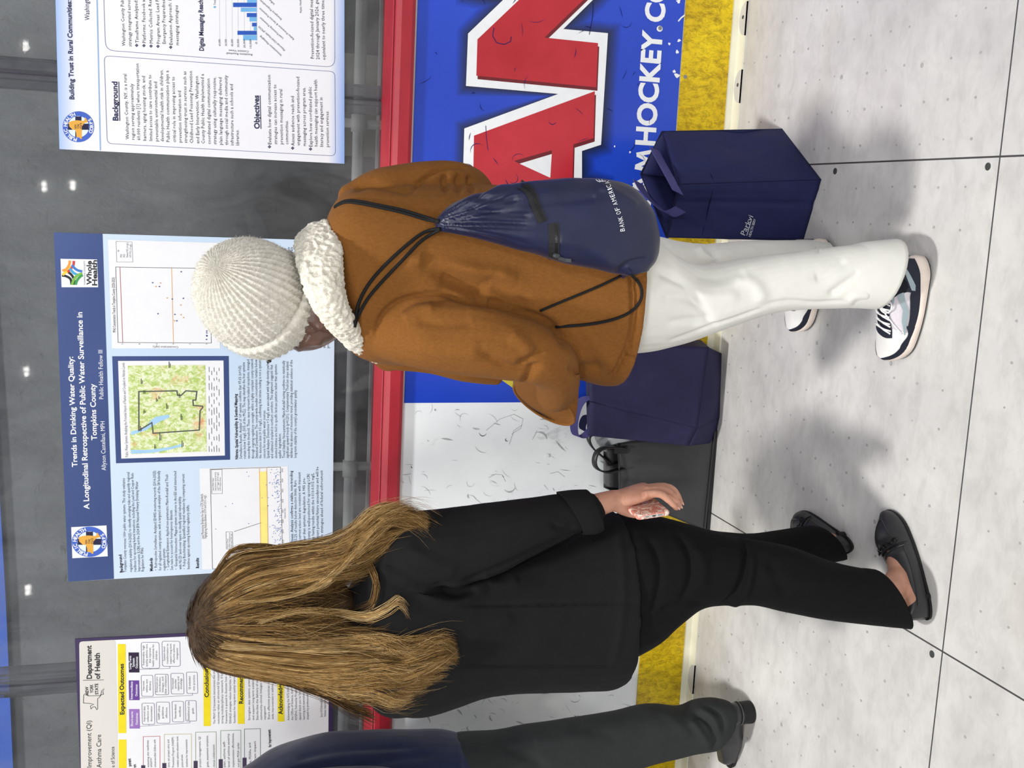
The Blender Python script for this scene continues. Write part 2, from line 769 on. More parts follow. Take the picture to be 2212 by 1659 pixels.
for k in range(7):
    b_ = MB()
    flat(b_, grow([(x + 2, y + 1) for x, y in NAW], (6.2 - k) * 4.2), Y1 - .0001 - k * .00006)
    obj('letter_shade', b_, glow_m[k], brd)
M_WHITE = plain('white_print', rgb(240, 243, 246), 0.3, 0.45, 0.03, 40)
M_RED = NT('red_print')
M_RED.base(M_RED.ramp(M_RED.noise(3, 4, 0.6), [(0.3, rgb(178, 26, 40)), (0.7, rgb(198, 44, 58))]))
M_RED = M_RED.set(0.26, 0.5)
M_MAROON = plain('maroon_print', rgb(110, 26, 36), 0.3, 0.45, 0.05, 40)
b_ = MB(); flat(b_, NAW, Y1 - .0007); obj('letter_outline', b_, M_WHITE, brd)
b_ = MB()
flat(b_, [(x + 2.6, y + 7.5) for x, y in zz(N_RED)], Y1 - .0009)
flat(b_, [(x + 2.6, y + 7.5) for x, y in zz(A_RED[:5])], Y1 - .0009)
obj('letter_shadow', b_, M_MAROON, brd)
b_ = MB(); flat(b_, zz(N_RED), Y1 - .0011); o = obj('letter', b_, M_RED, brd); o['label'] = 'large red letter N'
b_ = MB(); flat(b_, zz(A_RED), Y1 - .0011); o = obj('letter', b_, M_RED, brd); o['label'] = 'large red letter A'
b_ = MB(); flat(b_, zz(HOLE_SH), Y1 - .0013); obj('letter_shadow', b_, M_MAROON, brd)
b_ = MB(); flat(b_, zz(HOLE), Y1 - .0014); obj('letter_counter', b_, M_WHITE, brd)
b_ = MB()
text_on(b_, 'TE', (1396, 556), (1404.5, 433), 41.5, Y1 - .0012, 0.035, 4)
for i, pts in enumerate(([(1404.5, 421), (1368, 400)], [(1367.5, 400), (1407.5, 379)], [(1392, 413), (1393.5, 388)], [(1409, 369), (1371.5, 361)], [(1373, 360), (1402, 347)], [(1402, 347), (1376, 334)], [(1375, 334), (1412, 327)])):
    stroke(b_, pts, 8.6, Y1 - .0012 - i * .00002)
text_on(b_, 'HOCKEY', (1413.5, 315), (1430, 68), 42.5, Y1 - .0012, 0.035, 4)
text_on(b_, 'COM', (1434, 49), (1441, -86), 42.5, Y1 - .0012, 0.035, 4)
b_.poly([W(1425 + 6.5 * math.cos(a), 62 + 6.5 * math.sin(a), Y1 - .0012) for a in [2 * math.pi * i / 20 for i in range(20)]])
obj('web_address', b_, M_WHITE, brd)
M_YEL = plain('yellow_print', rgb(206, 192, 60), 0.35, 0.4, 0.05, 40)
b_ = MB(); flat(b_, [(1040, 800), (1085, 822), (1108, 838), (1110, 800)], Y1 - .0012); obj('logo_corner', b_, M_YEL, brd)
# chips where the print has flaked to white
b_ = MB()
for cx_, cy_, s in ((1462, 162, 6), (1467, 88, 4), (1463, 112, 4), (1446, 95, 3), (1466, 3, 5), (1328, 316, 2), (1361, 329, 2.5), (1456, 155, 4)):
    pts = [(cx_ + s * RNG.uniform(.4, 1.3) * math.cos(a), cy_ + s * RNG.uniform(.4, 1.3) * math.sin(a)) for a in [2 * math.pi * i / 9 for i in range(9)]]
    flat(b_, pts, Y1 - .0013)
stroke(b_, [(1465, 46), (1472, 38), (1480, 32)], 3, Y1 - .0013)
obj('paint_chip', b_, M_WHITE, brd)['kind'] = 'stuff'
M_SCUFF = plain('grey_scuff', rgb(178, 181, 184), 0.6, 0.2, 0.3, 60)
M_SCUFF2 = plain('dark_scuff', rgb(112, 115, 118), 0.6, 0.2, 0.3, 60)
M_SCUFFB = plain('navy_scuff', rgb(22, 30, 92), 0.6, 0.2, 0.3, 60)


def scuff(mb, c, ln, ang, curve, w, Y):
    pts = []
    for i in range(7):
        t = i / 6 - .5
        a = ang + curve * t
        pts.append((c[0] + ln * t * math.cos(a), c[1] + ln * t * math.sin(a)))
    q = [W(x, y, Y) for x, y in pts]
    for i in range(6):
        wa = w * .0007 * math.sin(math.pi * (i + .15) / 6.3)
        wb = w * .0007 * math.sin(math.pi * (i + 1.15) / 6.3)
        e = (q[i + 1] - q[i]).normalized()
        u = Vector((-e.z, 0, e.x))
        mb.poly([q[i] - u * wa, q[i + 1] - u * wb, q[i + 1] + u * wb, q[i] + u * wa])


s1, s2, s3, s4 = MB(), MB(), MB(), MB()
R2 = random.Random(3)
for i in range(260):
    x, y = R2.uniform(870, 1370), R2.uniform(880, 1700)
    scuff(s1, (x, y), R2.uniform(6, 34), R2.gauss(0.35, .5) if R2.random() < .7 else R2.uniform(0, 3.1), R2.gauss(0, .9), R2.choice((.8, 1, 1.2, 1.6, 2.2, 4)), YB - .0004)
for i in range(36):
    x, y = R2.uniform(870, 1370), R2.uniform(880, 1700)
    scuff(s2, (x, y), R2.uniform(5, 22), R2.uniform(-.4, 1.2), R2.gauss(0, 1.0), R2.choice((1, 1.2, 2.2)), YB - .0005)
for pts in ([(1050, 930), (1080, 905), (1110, 895), (1130, 905), (1125, 925), (1105, 938)], [(1100, 960), (1110, 930), (1128, 918)], [(1150, 950), (1160, 930)],
            [(1056, 1032), (1070, 1024), (1085, 1026), (1092, 1040)], [(1188, 1023), (1205, 1019), (1220, 1030)], [(1175, 1047), (1184, 1058)]):
    stroke(s1, pts, 1.1, YB - .0004)
for i in range(46):
    x, y = R2.uniform(905, 1460), R2.uniform(-10, 470)
    scuff(s3, (x, y), R2.uniform(8, 40), R2.gauss(1.2, .9), R2.gauss(0, .8), R2.choice((1, 1.2, 1.6)), Y1 - .0016)
stroke(s3, zz([(225, 200), (215, 260), (245, 310), (300, 322), (345, 300), (350, 265)]), 1.6, Y1 - .0016)
stroke(s3, zz([(165, 910), (170, 1000), (182, 1090)]), 1.2, Y1 - .0016)
stroke(s3, zz([(945, 20), (940, 120), (915, 250)]), 1.4, Y1 - .0016)
obj('scuff_mark', s1, M_SCUFF, brd)['kind'] = 'stuff'
obj('scuff_mark', s2, M_SCUFF2, brd)['kind'] = 'stuff'
obj('scuff_mark', s3, M_SCUFFB, brd)['kind'] = 'stuff'
M_STEEL = plain('steel_screw', rgb(150, 150, 148), 0.35, 0.5, 0.1, 80, metal=0.8)
for x, y in ((1181, 984), (1425, 61)):
    p = W(x, y, YB)
    obj('board_screw', MB().disc((p.x, YB - .0026, p.z), .006, (0, -1, 0), 16, .0012), M_STEEL if y < 900 else M_WHITE, brd)

kick = thing('kick_plate', 'scratched yellow kick plate along the foot of the boards', 'kick plate', (-0.6, YB, 0.03))
obj('plate', MB().box((-4.2, YB - .006, 0.030), (2.6, YB - .0005, ZK)), kick_mat(), kick)
for x, y in ((1480, 166), (1450, 524), (1388, 1390), (1478, -160)):
    p = W(x, y, YB - .006)
    obj('plate_screw', MB().disc((p.x, YB - .006, p.z), .006, (0, -1, 0), 16, .0015), M_STEEL, kick)

prof = [(YB - .002, ZT), (YB - .018, ZT + .002), (YB - .024, ZT + .012), (YB - .025, ZT + .042), (YB - .020, ZT + .056), (YB - .008, ZT + .064),
        (YB + .03, ZT + .068), (YG - .0005, ZT + .072), (YG + .03, ZT + .072), (YG + .03, ZT)]
rail = MB().loft([[Vector((x, y, z)) for y, z in prof] for x in np.linspace(-4.2, 2.6, 60)])
rl = tag(obj('cap_rail', rail, red_mat(), None), 'red vinyl cap rail running along the top of the boards', 'rail')
sm = MB()
sm.tube([Vector((x, YB - .0145, ZT + .0612)) for x in np.linspace(-4.2, 2.6, 40)], .0011, 6)
obj('seam', sm, plain('dark_red_seam', rgb(96, 16, 26), .5, .3), rl)

# ------------------------------------------------------------------ shielding glass, posts and what lies behind
def glass_mat(name, tint, refl, haze, hz_col):
    t = NT(name)
    t.t.nodes.remove(t.b)
    tr = t.n('ShaderNodeBsdfTransparent')
    tr.inputs[0].default_value = tint
    gl = t.n('ShaderNodeBsdfGlossy')
    gl.inputs['Roughness'].default_value = 0.03
    df = t.n('ShaderNodeBsdfDiffuse')
    df.inputs[0].default_value = hz_col
    m1 = t.n('ShaderNodeMixShader')
    hz = t.ramp(t.noise(7, 7, 0.7, (1, 1, 0.5), 0.7), [(0.42, (haze * .25,) * 3 + (1,)), (0.75, (haze,) * 3 + (1,))])
    t.l(hz, m1.inputs[0])
    t.l(tr.outputs[0], m1.inputs[1])
    t.l(df.outputs[0], m1.inputs[2])
    fr = t.n('ShaderNodeFresnel')
    fr.inputs[0].default_value = refl
    m2 = t.n('ShaderNodeMixShader')
    t.l(fr.outputs[0], m2.inputs[0])
    t.l(m1.outputs[0], m2.inputs[1])
    t.l(gl.outputs[0], m2.inputs[2])
    out = t.t.nodes['Material Output']
    t.l(m2.outputs[0], out.inputs[0])
    return t.m


M_GLASS = glass_mat('shield_glass', (0.95, 0.96, 0.96, 1), 1.42, 0.18, rgb(160, 163, 166))
XP1, XP2 = 0.288, -1.419
gz0, gz1 = ZT + .0725, 3.0
for x0, x1, lab in ((-3.2, XP2, 'clear shield glass pane behind the purple bordered poster'), (XP2, XP1, 'clear shield glass pane behind the navy titled poster'),
                    (XP1, 2.2, 'clear shield glass pane behind the pale blue edged poster, right of the post')):
    g = MB().box((x0 + .004, YG, gz0), (x1 - .004, YG + .012, gz1))
    GN = globals().get('GN', 0) + 1
    structure(obj('window_%d' % GN, g, M_GLASS))
M_POST = glass_mat('clear_post', (0.60, 0.59, 0.64, 1), 1.45, 0.30, rgb(150, 146, 160))
M_GASKET = plain('dark_gasket', rgb(58, 56, 64), .5, .4)
for xp, lab in ((XP2, 'clear plastic glass post above the purple bordered poster'), (XP1, 'clear plastic glass post above the pale blue edged poster')):
    p = thing('glass_post', lab, 'post', (xp, YG, gz0), 'clear glass posts')
    c = MB().box((xp - .041, YG + .0125, gz0), (xp + .041, YG + .045, gz1))
    obj('channel', c, M_POST, p)
    for dx, w in ((-.013, .004), (.011, .003)):
        obj('gasket', MB().box((xp + dx - w / 2, YG + .0455, gz0), (xp + dx + w / 2, YG + .056, gz1)), M_GASKET, p)
    for dx in (-.038, .0, .038):
        obj('edge_bead', MB().tube([(xp + dx, YG + .047, gz0), (xp + dx, YG + .047, gz1)], .0022, 6), plain('bead_pale', rgb(172, 170, 178), .3, .5), p)

t = NT('grey_wall_paint')
cc = t.ramp(t.noise(4, 6, 0.65, (1, 1, 0.25)), [(0.3, rgb(92, 94, 97)), (0.7, rgb(119, 121, 124))])
sk = t.ramp(t.noise(22, 7, 0.7, (0.6, 1, 1.6), 1.3), [(0.30, rgb(66, 68, 70)), (0.40, (1, 1, 1, 1))])
mul = t.n('ShaderNodeMix', data_type='RGBA', blend_type='MULTIPLY')
mul.inputs[0].default_value = 0.5
t.l(cc, mul.inputs[6]); t.l(sk, mul.inputs[7])
t.base(mul.outputs[2])
t.bump(t.noise(20, 8, 0.72, (1, 1, .5), .25), 0.6, 0.016)
M_WALL = t.set(0.65, 0.3)
YW = 4.25
structure(obj('wall_back', MB().box((-5.5, YW, -0.08), (4.5, YW + .15, 3.6)), M_WALL))
structure(obj('trim_3', MB().prism([W(40, 1900, YW - .03), W(28, 1659, YW - .03), W(12, 1290, YW - .03), W(-2, 1050, YW - .03), W(-60, 200, YW - .03), W(-200, 200, YW - .03), W(-200, 1900, YW - .03)], (0, .03, 0)), plain('blue_trim', rgb(44, 92, 196), .35, .45, .08, 10)))
structure(obj('floor_behind', MB().box((-5.5, YB + .06, -0.08), (4.5, YW, 0.0)), plain('dark_concrete', rgb(86, 86, 84), .7, .3, .15, 6)))
M_PIPE = plain('grey_pipe', rgb(228, 229, 226), .4, .45, .10, 14, bump=.1, bscale=40)
rp = thing('pipe_railing', 'pale grey pipe railing seen through the glass below the posters', 'railing', (-.4, 3.9, 0))
obj('top_rail', MB().tube([(-4, 3.9, 1.046), (3.5, 3.9, 1.046)], .021, 14), M_PIPE, rp, True)
obj('lower_rail', MB().tube([(-4, 3.93, .968), (3.5, 3.93, .968)], .012, 12), M_PIPE, rp, True)
for x, y in ((762, 265), (740, 1012), (740, 1800)):
    q = W(x, y, 3.9)
    o = obj('post', MB().tube([(q.x, 3.93, 0), (q.x, 3.93, 1.5)], .016, 12), M_PIPE, rp, True)
    cl_ = MB().tube([(q.x - .03, 3.9, 1.046), (q.x + .03, 3.9, 1.046)], .027, 14)
    obj('clamp', cl_, M_PIPE, rp, True)
M_BENCH = plain('grey_bench', rgb(140, 141, 146), .55, .35, .1, 10)
q0, q1 = W(800, 990, 3.75), W(800, 1500, 3.75)
tag(obj('bench', MB().box((q1.x - 1.0, 3.50, 0.0), (q0.x, 3.86, .945)), M_BENCH), 'plain grey block bench seen through the glass left of the navy bundle', 'bench')
q = W(800, 884, 3.75)
bd = MB()
rr = []
for i, (dx, s) in enumerate(((-.20, .25), (-.17, .7), (-.08, 1), (.02, 1.05), (.10, .95), (.16, .7), (.19, .25))):
    rr.append([Vector((q.x + dx * .78, 3.72 + .11 * s * math.cos(a), .46 + (.52 + .012 * math.sin(3 * dx * 20)) * s ** .3 * max(math.sin(a), -0.884))) for a in [2 * math.pi * j / 22 for j in range(22)]])
bd.loft(rr)
tag(obj('bundle', bd, plain('navy_quilt', rgb(26, 28, 48), .45, .4, .2, 12, bump=.3, bscale=30), None, True), 'dark navy jacket bundle behind the glass under the navy titled poster', 'jacket')
q0, q1 = W(780, 118, 4.2), W(780, 338, 4.2)
structure(obj('reflection_slab', MB().box((q1.x, YW - .06, 0), (q0.x, YW, 1.17)), plain('beige_reflection', rgb(168, 165, 156), .6, .3, .08, 8)))  # beige slab standing in for a pale reflection in the glass

# ------------------------------------------------------------------ posters
YP = YG - .004
INK = plain('black_ink', rgb(44, 46, 52), .6, .3, .1, 60)
INKN = plain('navy_ink', rgb(42, 46, 82), .6, .3, .1, 60)
WHT = plain('paper_white', rgb(229, 230, 234), .5, .35, .02, 20)
L1, L2, L3, L4 = YP - .0005, YP - .0008, YP - .0011, YP - .0014


def sheet(name, pts, mat, parent, thick=.0035):
    b = MB().prism([W(x, y, YP) for x, y in pts], (0, thick, 0))
    return obj(name, b, mat, parent)


def lines(name, rows, mat, parent, Y, bold=0.0, res=1):
    if name in ('title', 'byline', 'heading', 'header_text', 'subtitle', 'badge_name') and len(rows) > 1:
        return [lines(name, [r], mat, parent, Y, bold, res) for r in rows][0]
    b = MB()
    for r in rows:
        s, x0, y0, x1, y1 = r[:5]
        h = r[5] if len(r) > 5 else (7.6 if parent is globals().get('pr') else 6.3)
        bo = r[6] if len(r) > 6 else bold
        text_on(b, s, (x0, y0), (x1, y1), h, Y, bo, res)
    return obj(name, b, mat, parent)


def patch(name, pts, mat, parent, Y):
    b = MB()
    flat(b, pts, Y)
    return obj(name, b, mat, parent)


def ell(c, rv, ru, k=40, sk=0.0):
    return [(c[0] + rv * math.sin(a), c[1] - ru * math.cos(a)) for a in [2 * math.pi * i / k for i in range(k)]]


BLUE_E = plain('emblem_blue', rgb(62, 96, 190), .5, .35)
NAVY_E = plain('emblem_navy', rgb(26, 22, 62), .5, .35)
GOLD_E = plain('emblem_gold', rgb(222, 164, 66), .5, .35)
PALE_E = plain('emblem_pale', rgb(214, 230, 238), .5, .35)


def arc_text(mb, s, c, rv, ru, a0, a1, h, Y, flip=False, bold=.03):
    """letters along an ellipse; angles from upright up, clockwise"""
    n = len(s)
    for i, ch in enumerate(s):
        if ch == ' ':
            continue
        a = a0 + (a1 - a0) * (i + .5) / n
        p = W(c[0] - rv * math.cos(a), c[1] - ru * math.sin(a), Y)
        up = (W(c[0] - rv * 1.2 * math.cos(a), c[1] - ru * 1.2 * math.sin(a), Y) - p).normalized()
        if flip:
            up = -up
        e = Vector((up.z, 0, -up.x))
        vs, fs = glyphs(ch, bold, 3)
        w = max(v[0] for v in vs) + min(v[0] for v in vs)
        sc = h * .00139 / CAPH
        mb.add([p + e * ((x - w / 2) * sc) + up * ((y - .36) * sc) for x, y in vs], fs)


def emblem(parent, c, rv, ru):
    """round health corps seal: ring, cross and state outline"""
    e = obj('emblem', (lambda b: (flat(b, ell(c, rv, ru), L2), b)[1])(MB()), BLUE_E, parent)
    patch('emblem_field', ell(c, rv * .68, ru * .69), PALE_E, e, L2 - .0002)
    b = MB()
    k, w = .67, .20
    flat(b, [(c[0] - rv * k, c[1] - ru * w), (c[0] + rv * k, c[1] - ru * w), (c[0] + rv * k, c[1] + ru * w), (c[0] - rv * k, c[1] + ru * w)], L2 - .0003)
    flat(b, [(c[0] - rv * w, c[1] - ru * k), (c[0] + rv * w, c[1] - ru * k), (c[0] + rv * w, c[1] + ru * k), (c[0] - rv * w, c[1] + ru * k)], L2 - .0003)
    obj('emblem_cross', b, NAVY_E, e)
    st = [(-.62, -.30), (-.40, -.38), (-.10, -.42), (.35, -.38), (.45, -.62), (.62, -.30), (.40, -.25), (.22, -.02), (.22, .78), (.16, .80), (.02, .66), (-.12, .66), (-.14, .40), (-.22, .18), (-.36, .20), (-.58, -.02)]
    patch('emblem_state', [(c[0] + rv * a, c[1] + ru * b_) for a, b_ in st], GOLD_E, e, L2 - .0004)
    b = MB()
    for i, s in enumerate(('NEW', 'YORK', 'STATE')):
        text_on(b, s, (c[0] + rv * (-.12 + .17 * i), c[1] + ru * .14), (c[0] + rv * (-.12 + .17 * i), c[1] - ru * (.14 + .05 * i)), rv * .13, L2 - .0005, .02)
    obj('emblem_name', b, INK, e)
    b = MB()
    arc_text(b, 'PUBLIC HEALTH', c, rv * .845, ru * .845, math.radians(-84), math.radians(75), rv * .19, L2 - .0003)
    obj('emblem_letters', b, WHT, e)
    b = MB()
    arc_text(b, 'CORPS', c, rv * .845, ru * .845, math.radians(-151), math.radians(-218), rv * .19, L2 - .0003, True)
    obj('emblem_letters', b, WHT, e)
    return e


# ---- centre poster: navy title band
pc = thing('poster', 'wide poster with navy title band and map on pale blue, behind the white hat', 'poster', tuple(W(720, 870, YP)), 'research posters on the glass')
t = NT('pale_blue_paper'); t.base(t.ramp(t.noise(1.2, 2), [(0.35, rgb(190, 210, 232)), (0.7, rgb(208, 222, 238))])); PB = t.set(.5, .35)
t = NT('navy_paper'); t.base(t.ramp(t.noise(1.4, 2), [(0.35, rgb(46, 66, 118)), (0.7, rgb(64, 84, 138))])); NV = t.set(.45, .4)
sheet('sheet', [(116, 502), (724, 520), (718, 1223), (147.5, 1256.6)], PB, pc)
patch('title_band', [(116, 502), (221.4, 505), (246, 1250.5), (147.5, 1256.6)], NV, pc, L1)
lines('title', [('Trends in Drinking Water Quality:', 167, 1008.5, 157.8, 770.5, 12), ('A Longitudinal Retrospective of Public Water Surveillance in', 192.8, 1099.8, 177.5, 674.3, 12.4),
                ('Tompkins County', 209.2, 950.7, 205.5, 829, 12.4)], WHT, pc, L2, .022, 3)
lines('byline', [('Allyson Castellani, MPH', 229, 1016, 226, 910, 10), ('Public Health Fellow III', 223.6, 862, 221.4, 756, 10)], WHT, pc, L2, 0, 2)
lines('heading', [('Background', 265.4, 1236.5, 262.4, 1198, 6.8), ('Methods', 330, 1233.5, 329, 1205, 6.8), ('Results', 429.5, 1227, 429, 1205, 6.8),
                  ('Nitrate: Spatial Vulnerability & Sentinel Mapping', 514, 992, 512, 850.8, 6.4), ('Lead & LCRI Readiness: Analysis confirms a stable, non-trending', 634, 1229, 631.8, 1017, 6.2, .008)], INK, pc, L2, .03)
lines('body_text', [
    ('Tompkins County oversees 100+ public water systems. This study evaluates', 273, 1236, 269.4, 1033),
    ('regulatory stability (2016-2025) to identify emerging risks and quantify regional', 285.4, 1235, 279.2, 1020),
    ('readiness for upcoming federal transitions, including the Lead and Copper Rule', 294.3, 1235, 288, 1022),
    ('Improvements (LCRI) and the 2024 EPA National Primary Drinking Water', 303, 1234, 297.7, 1040),
    ('Regulation for PFAS.', 311, 1234, 309.3, 1182),
    ('\u2022  Retrospective Surveillance: Analyzed SDWIS monitoring records (2016-2025)', 339, 1232, 336, 1017),
    ('for all regulated county systems, with a targeted sub-analysis of the 58 federally', 348.4, 1232, 345.2, 1017),
    ('regulated systems.', 357.6, 1232, 356, 1184),
    ('\u2022  Longitudinal Estimators: Applied non-parametric Mann-Kendall and Theil-', 365, 1231, 362.8, 1024),
    ('Sen tests to account for heterogenous datasets.', 373.6, 1231, 371.8, 1101),
    ('\u2022  Geospatial Intersection: Mapped system locations in ArcGIS and intersected', 382.8, 1230, 380.7, 1018),
    ('with NLCD land-cover layers to identify spatial vulnerability.', 392, 1230, 390.5, 1072),
    ('\u2022  Policy Benchmarking: Quantified regional readiness by comparing current', 400.6, 1229, 398.2, 1024),
    ('baselines against upcoming federal regulatory shifts.', 409.6, 1229, 408.3, 1090),
    ('Surveillance Results: Analysis of 169 systems confirms that 97.6% (n=165)', 522.7, 991, 520.5, 790),
    ('remain below 5 mg/L (50% of the MCL). The map identifies the four systems', 531, 990.6, 528.8, 782.8),
    ('exceeding this threshold. These cases represent localized exceptions, managed', 539.6, 990.6, 538.3, 776.6),
    ('through ongoing regulatory oversight, within a highly compliant county network.', 548.8, 990.6, 546.7, 773.6),
    ('Statistical Distribution: The county-wide median concentration remains below', 557, 990, 555.4, 776.6),
    ('the detection limit (< 0.5 mg/L), confirming that nitrate loading is not a systemic', 564.8, 990, 563.6, 773.6),
    ('concern for most public water sources.', 573.4, 990, 573, 886),
    ('Spatial Analysis: Detections > 5 mg/L are associated with high-density pasture', 581.7, 990, 580.5, 777.6),
    ('and cultivated cropland in northern corridors. This alignment suggests that', 590, 990, 589, 788),
    ('elevated nitrates are tied to specific land-use patterns rather than systemic', 598.6, 990, 598, 787),
    ('aquifer degradation.', 607, 990, 606.6, 936),
    ('Trend Stability: Non-parametric Mann-Kendall testing confirms no statistically', 615.8, 989.5, 615, 779),
    ('significant upward trends (p=0.231). Complementary Theil-Sen slope analysis', 623.5, 989.5, 623, 780.6),
    ('validates this absence of monotonic trend, providing statistical evidence of the', 631.8, 989.5, 631.8, 777.6),
    ("long-term stability of the county's groundwater quality.", 640.4, 989, 640.4, 842),
    ('with 55.2% of results below detection limits. Rare', 641.5, 1185, 640, 1037.7),
    ('of the current action level are consistent with transient', 650, 1185, 649, 1020),
    ('sampling spikes rather than systemic degradation. A 94% pre-', 660, 1226, 659, 1032),
    ('suggests the county is well-positioned for upcoming LCRI', 670, 1210, 668.7, 1024),
    ('only 5 systems having results within the 0.010-0.015 mg/L', 679, 1205, 678, 1022),
    ('these systems represent potential future exceedances and will be', 688.6, 1225, 687.7, 1008.5),
    ('targeted remediation strategies ahead of federal enforcement', 698, 1225, 697, 1016),
    ('PFAS', 660, 752, 660, 738), ('Future', 676, 752, 676, 730), ('the', 685.5, 752, 685.5, 743), ('upcoming', 694, 752, 694, 724), ('and e', 702.5, 752, 702.5, 737), ('protective', 711, 752, 711, 722),
    ('one', 625.6, 548, 625.6, 534), ('levels', 632.5, 552, 632.5, 534)], INK, pc, L2, 0, 1)
# map
fr = patch('map_frame', [(242.3, 769.6), (494, 769), (497, 993), (250.6, 1000.8)], NV, pc, L1)
patch('map_paper', [(255, 779.7), (482.7, 778.8), (485.8, 984), (262, 990.6)], WHT, fr, L2)
t = NT('terrain_print')
g1 = t.ramp(t.noise(95, 6, .68, (1, 1, .7), .9), [(0.36, rgb(160, 188, 92)), (0.48, rgb(196, 212, 140)), (0.60, rgb(232, 236, 214)), (0.72, rgb(188, 204, 124))])
g2 = t.ramp(t.noise(13, 6, .7), [(0.55, (0, 0, 0, 1)), (0.66, (1, 1, 1, 1))])
g3 = t.ramp(t.noise(110, 5, .6), [(0.4, rgb(214, 150, 104)), (0.6, rgb(226, 214, 170))])
t.base(t.mix(g2, g1, g3))
patch('map_terrain', [(276, 789.6), (443.4, 788.3), (446.7, 975), (282, 981.4)], t.set(.5, .3), fr, L3)
b = MB()
zc = lambda pts: [(100 + X * .3074, 840 + Y * .3074) for X, Y in pts]
flat(b, zc([(595, 300), (650, 286), (700, 262), (735, 222), (770, 196), (860, 180), (866, 200), (790, 234), (745, 262), (700, 290), (650, 308), (596, 326)]), L4)
flat(b, zc([(595, 428), (690, 430), (760, 424), (860, 410), (950, 388), (955, 404), (860, 428), (770, 446), (690, 452), (596, 456)]), L4)
obj('map_lake', b, plain('lake_print', rgb(160, 200, 236), .5, .3), fr)
cty = [(299.8, 845.8), (382.2, 844.3), (383.4, 854), (392, 853.5), (401.3, 844.3), (425.2, 845.8), (422.8, 864.3), (416.6, 864.3), (417.5, 875.9), (437.5, 877.5), (438, 880), (432, 887.6), (430.5, 929), (330.6, 936), (328, 913), (299.8, 930)]
b = MB(); stroke(b, cty, 2.6, L4 - .0001, True); obj('map_border', b, plain('map_grey', rgb(82, 88, 80), .5, .3), fr)
b = MB()
text_on(b, 'Public Water Systems: Analyzing the Potential Impact of Pasture and Cropland on Nitrate Levels', (276.8, 987), (269, 783.7), 6.6, L3, 0, 1)
for x, y, n in ((311, 851, 8), (311, 893, 8), (338, 868, 8), (343, 862, 6), (303, 932, 12), (387, 860, 10), (360, 884, 12), (391, 908, 14), (345, 952, 18), (393, 966, 14), (334, 970, 10), (365, 795, 14), (305, 830, 12)):
    stroke(b, [(x, y), (x, y - n)], 1.2, L4 - .0002)
    stroke(b, [(x + 2.5, y - 1), (x + 2.5, y - n * .7)], 1.0, L4 - .0002)
R3 = random.Random(5)
for r in range(5):
    yy = 976
    while yy > 800:
        n = R3.uniform(6, 16)
        stroke(b, [(452 + r * 5.4, yy), (451.6 + r * 5.4, yy - n)], 1.0, L3)
        yy -= n + R3.uniform(4, 18)
obj('map_lettering', b, INK, fr)
# PFAS chart
ch = patch('trend_chart', [(233, 517.5), (470, 524.6), (475.6, 752.7), (242, 752.7)], WHT, pc, L1)
b = MB()
text_on(b, 'PFAS Concentration Trends in Tompkins County (2020-2025)', (250, 718), (247.5, 599), 6.4, L2, .01)
stroke(b, [(250, 576.8), (255, 739.8), (456.6, 741), (452, 580)], .9, L2, True)
for i, (x, s) in enumerate(((264, '10'), (301, '8'), (338, '6'), (374, '4'), (410, '2'), (446, '0'))):
    text_on(b, s, (x + 2, 744), (x + 2, 742), 4, L2)
text_on(b, 'Concentration (ng/L)', (385, 748), (330, 747.5), 4.5, L2)
for i, s in enumerate(('Analyte', 'PFOA', 'PFOS', 'Federal MCL (4 ng/L)', 'NYS MCL (10 ng/L)')):
    text_on(b, s, (257 + i * 6.6, 560 - (16 if i == 0 else 4)), (257 + i * 6.6, (540, 549, 549, 524, 527)[i]), 4.2, L2)
stroke(b, [(250.6, 521.5), (285, 522.5), (287, 566), (252, 566)], .5, L2, True)
obj('chart_lettering', b, INK, ch)
b = MB(); stroke(b, [(259, 577), (265, 740)], 1.1, L2 - .0001); obj('limit_line', b, plain('chart_red', rgb(176, 92, 92), .5, .3), ch)
b = MB(); stroke(b, [(370.5, 579), (374.5, 740)], 1.1, L2 - .0001); obj('limit_line', b, plain('chart_orange', rgb(222, 166, 92), .5, .3), ch)
z2 = lambda X, Y: (100 + X * .3074, 480 + Y * .3074)
b = MB()
for p in ((747, 425), (795, 452), (885, 540), (963, 535), (785, 643), (903, 648), (917, 693), (948, 348), (1127, 765), (1128, 778), (1127, 796), (1129, 800), (1126, 824)):
    flat(b, ell(z2(*p), 1.8, 1.4, 10), L2 - .0002)
obj('chart_point', b, plain('chart_navy', rgb(62, 74, 136), .5, .3), ch)['kind'] = 'stuff'
b = MB()
for p in ((803, 427), (770, 452), (850, 532), (945, 582), (947, 650), (965, 670), (900, 693)):
    x, y = z2(*p)
    flat(b, [(x - 1.5, y - 1.2), (x + 1.5, y - 1.2), (x + 1.5, y + 1.2), (x - 1.5, y + 1.2)], L2 - .0002)
obj('chart_point', b, plain('chart_tan', rgb(206, 158, 104), .5, .3), ch)['kind'] = 'stuff'
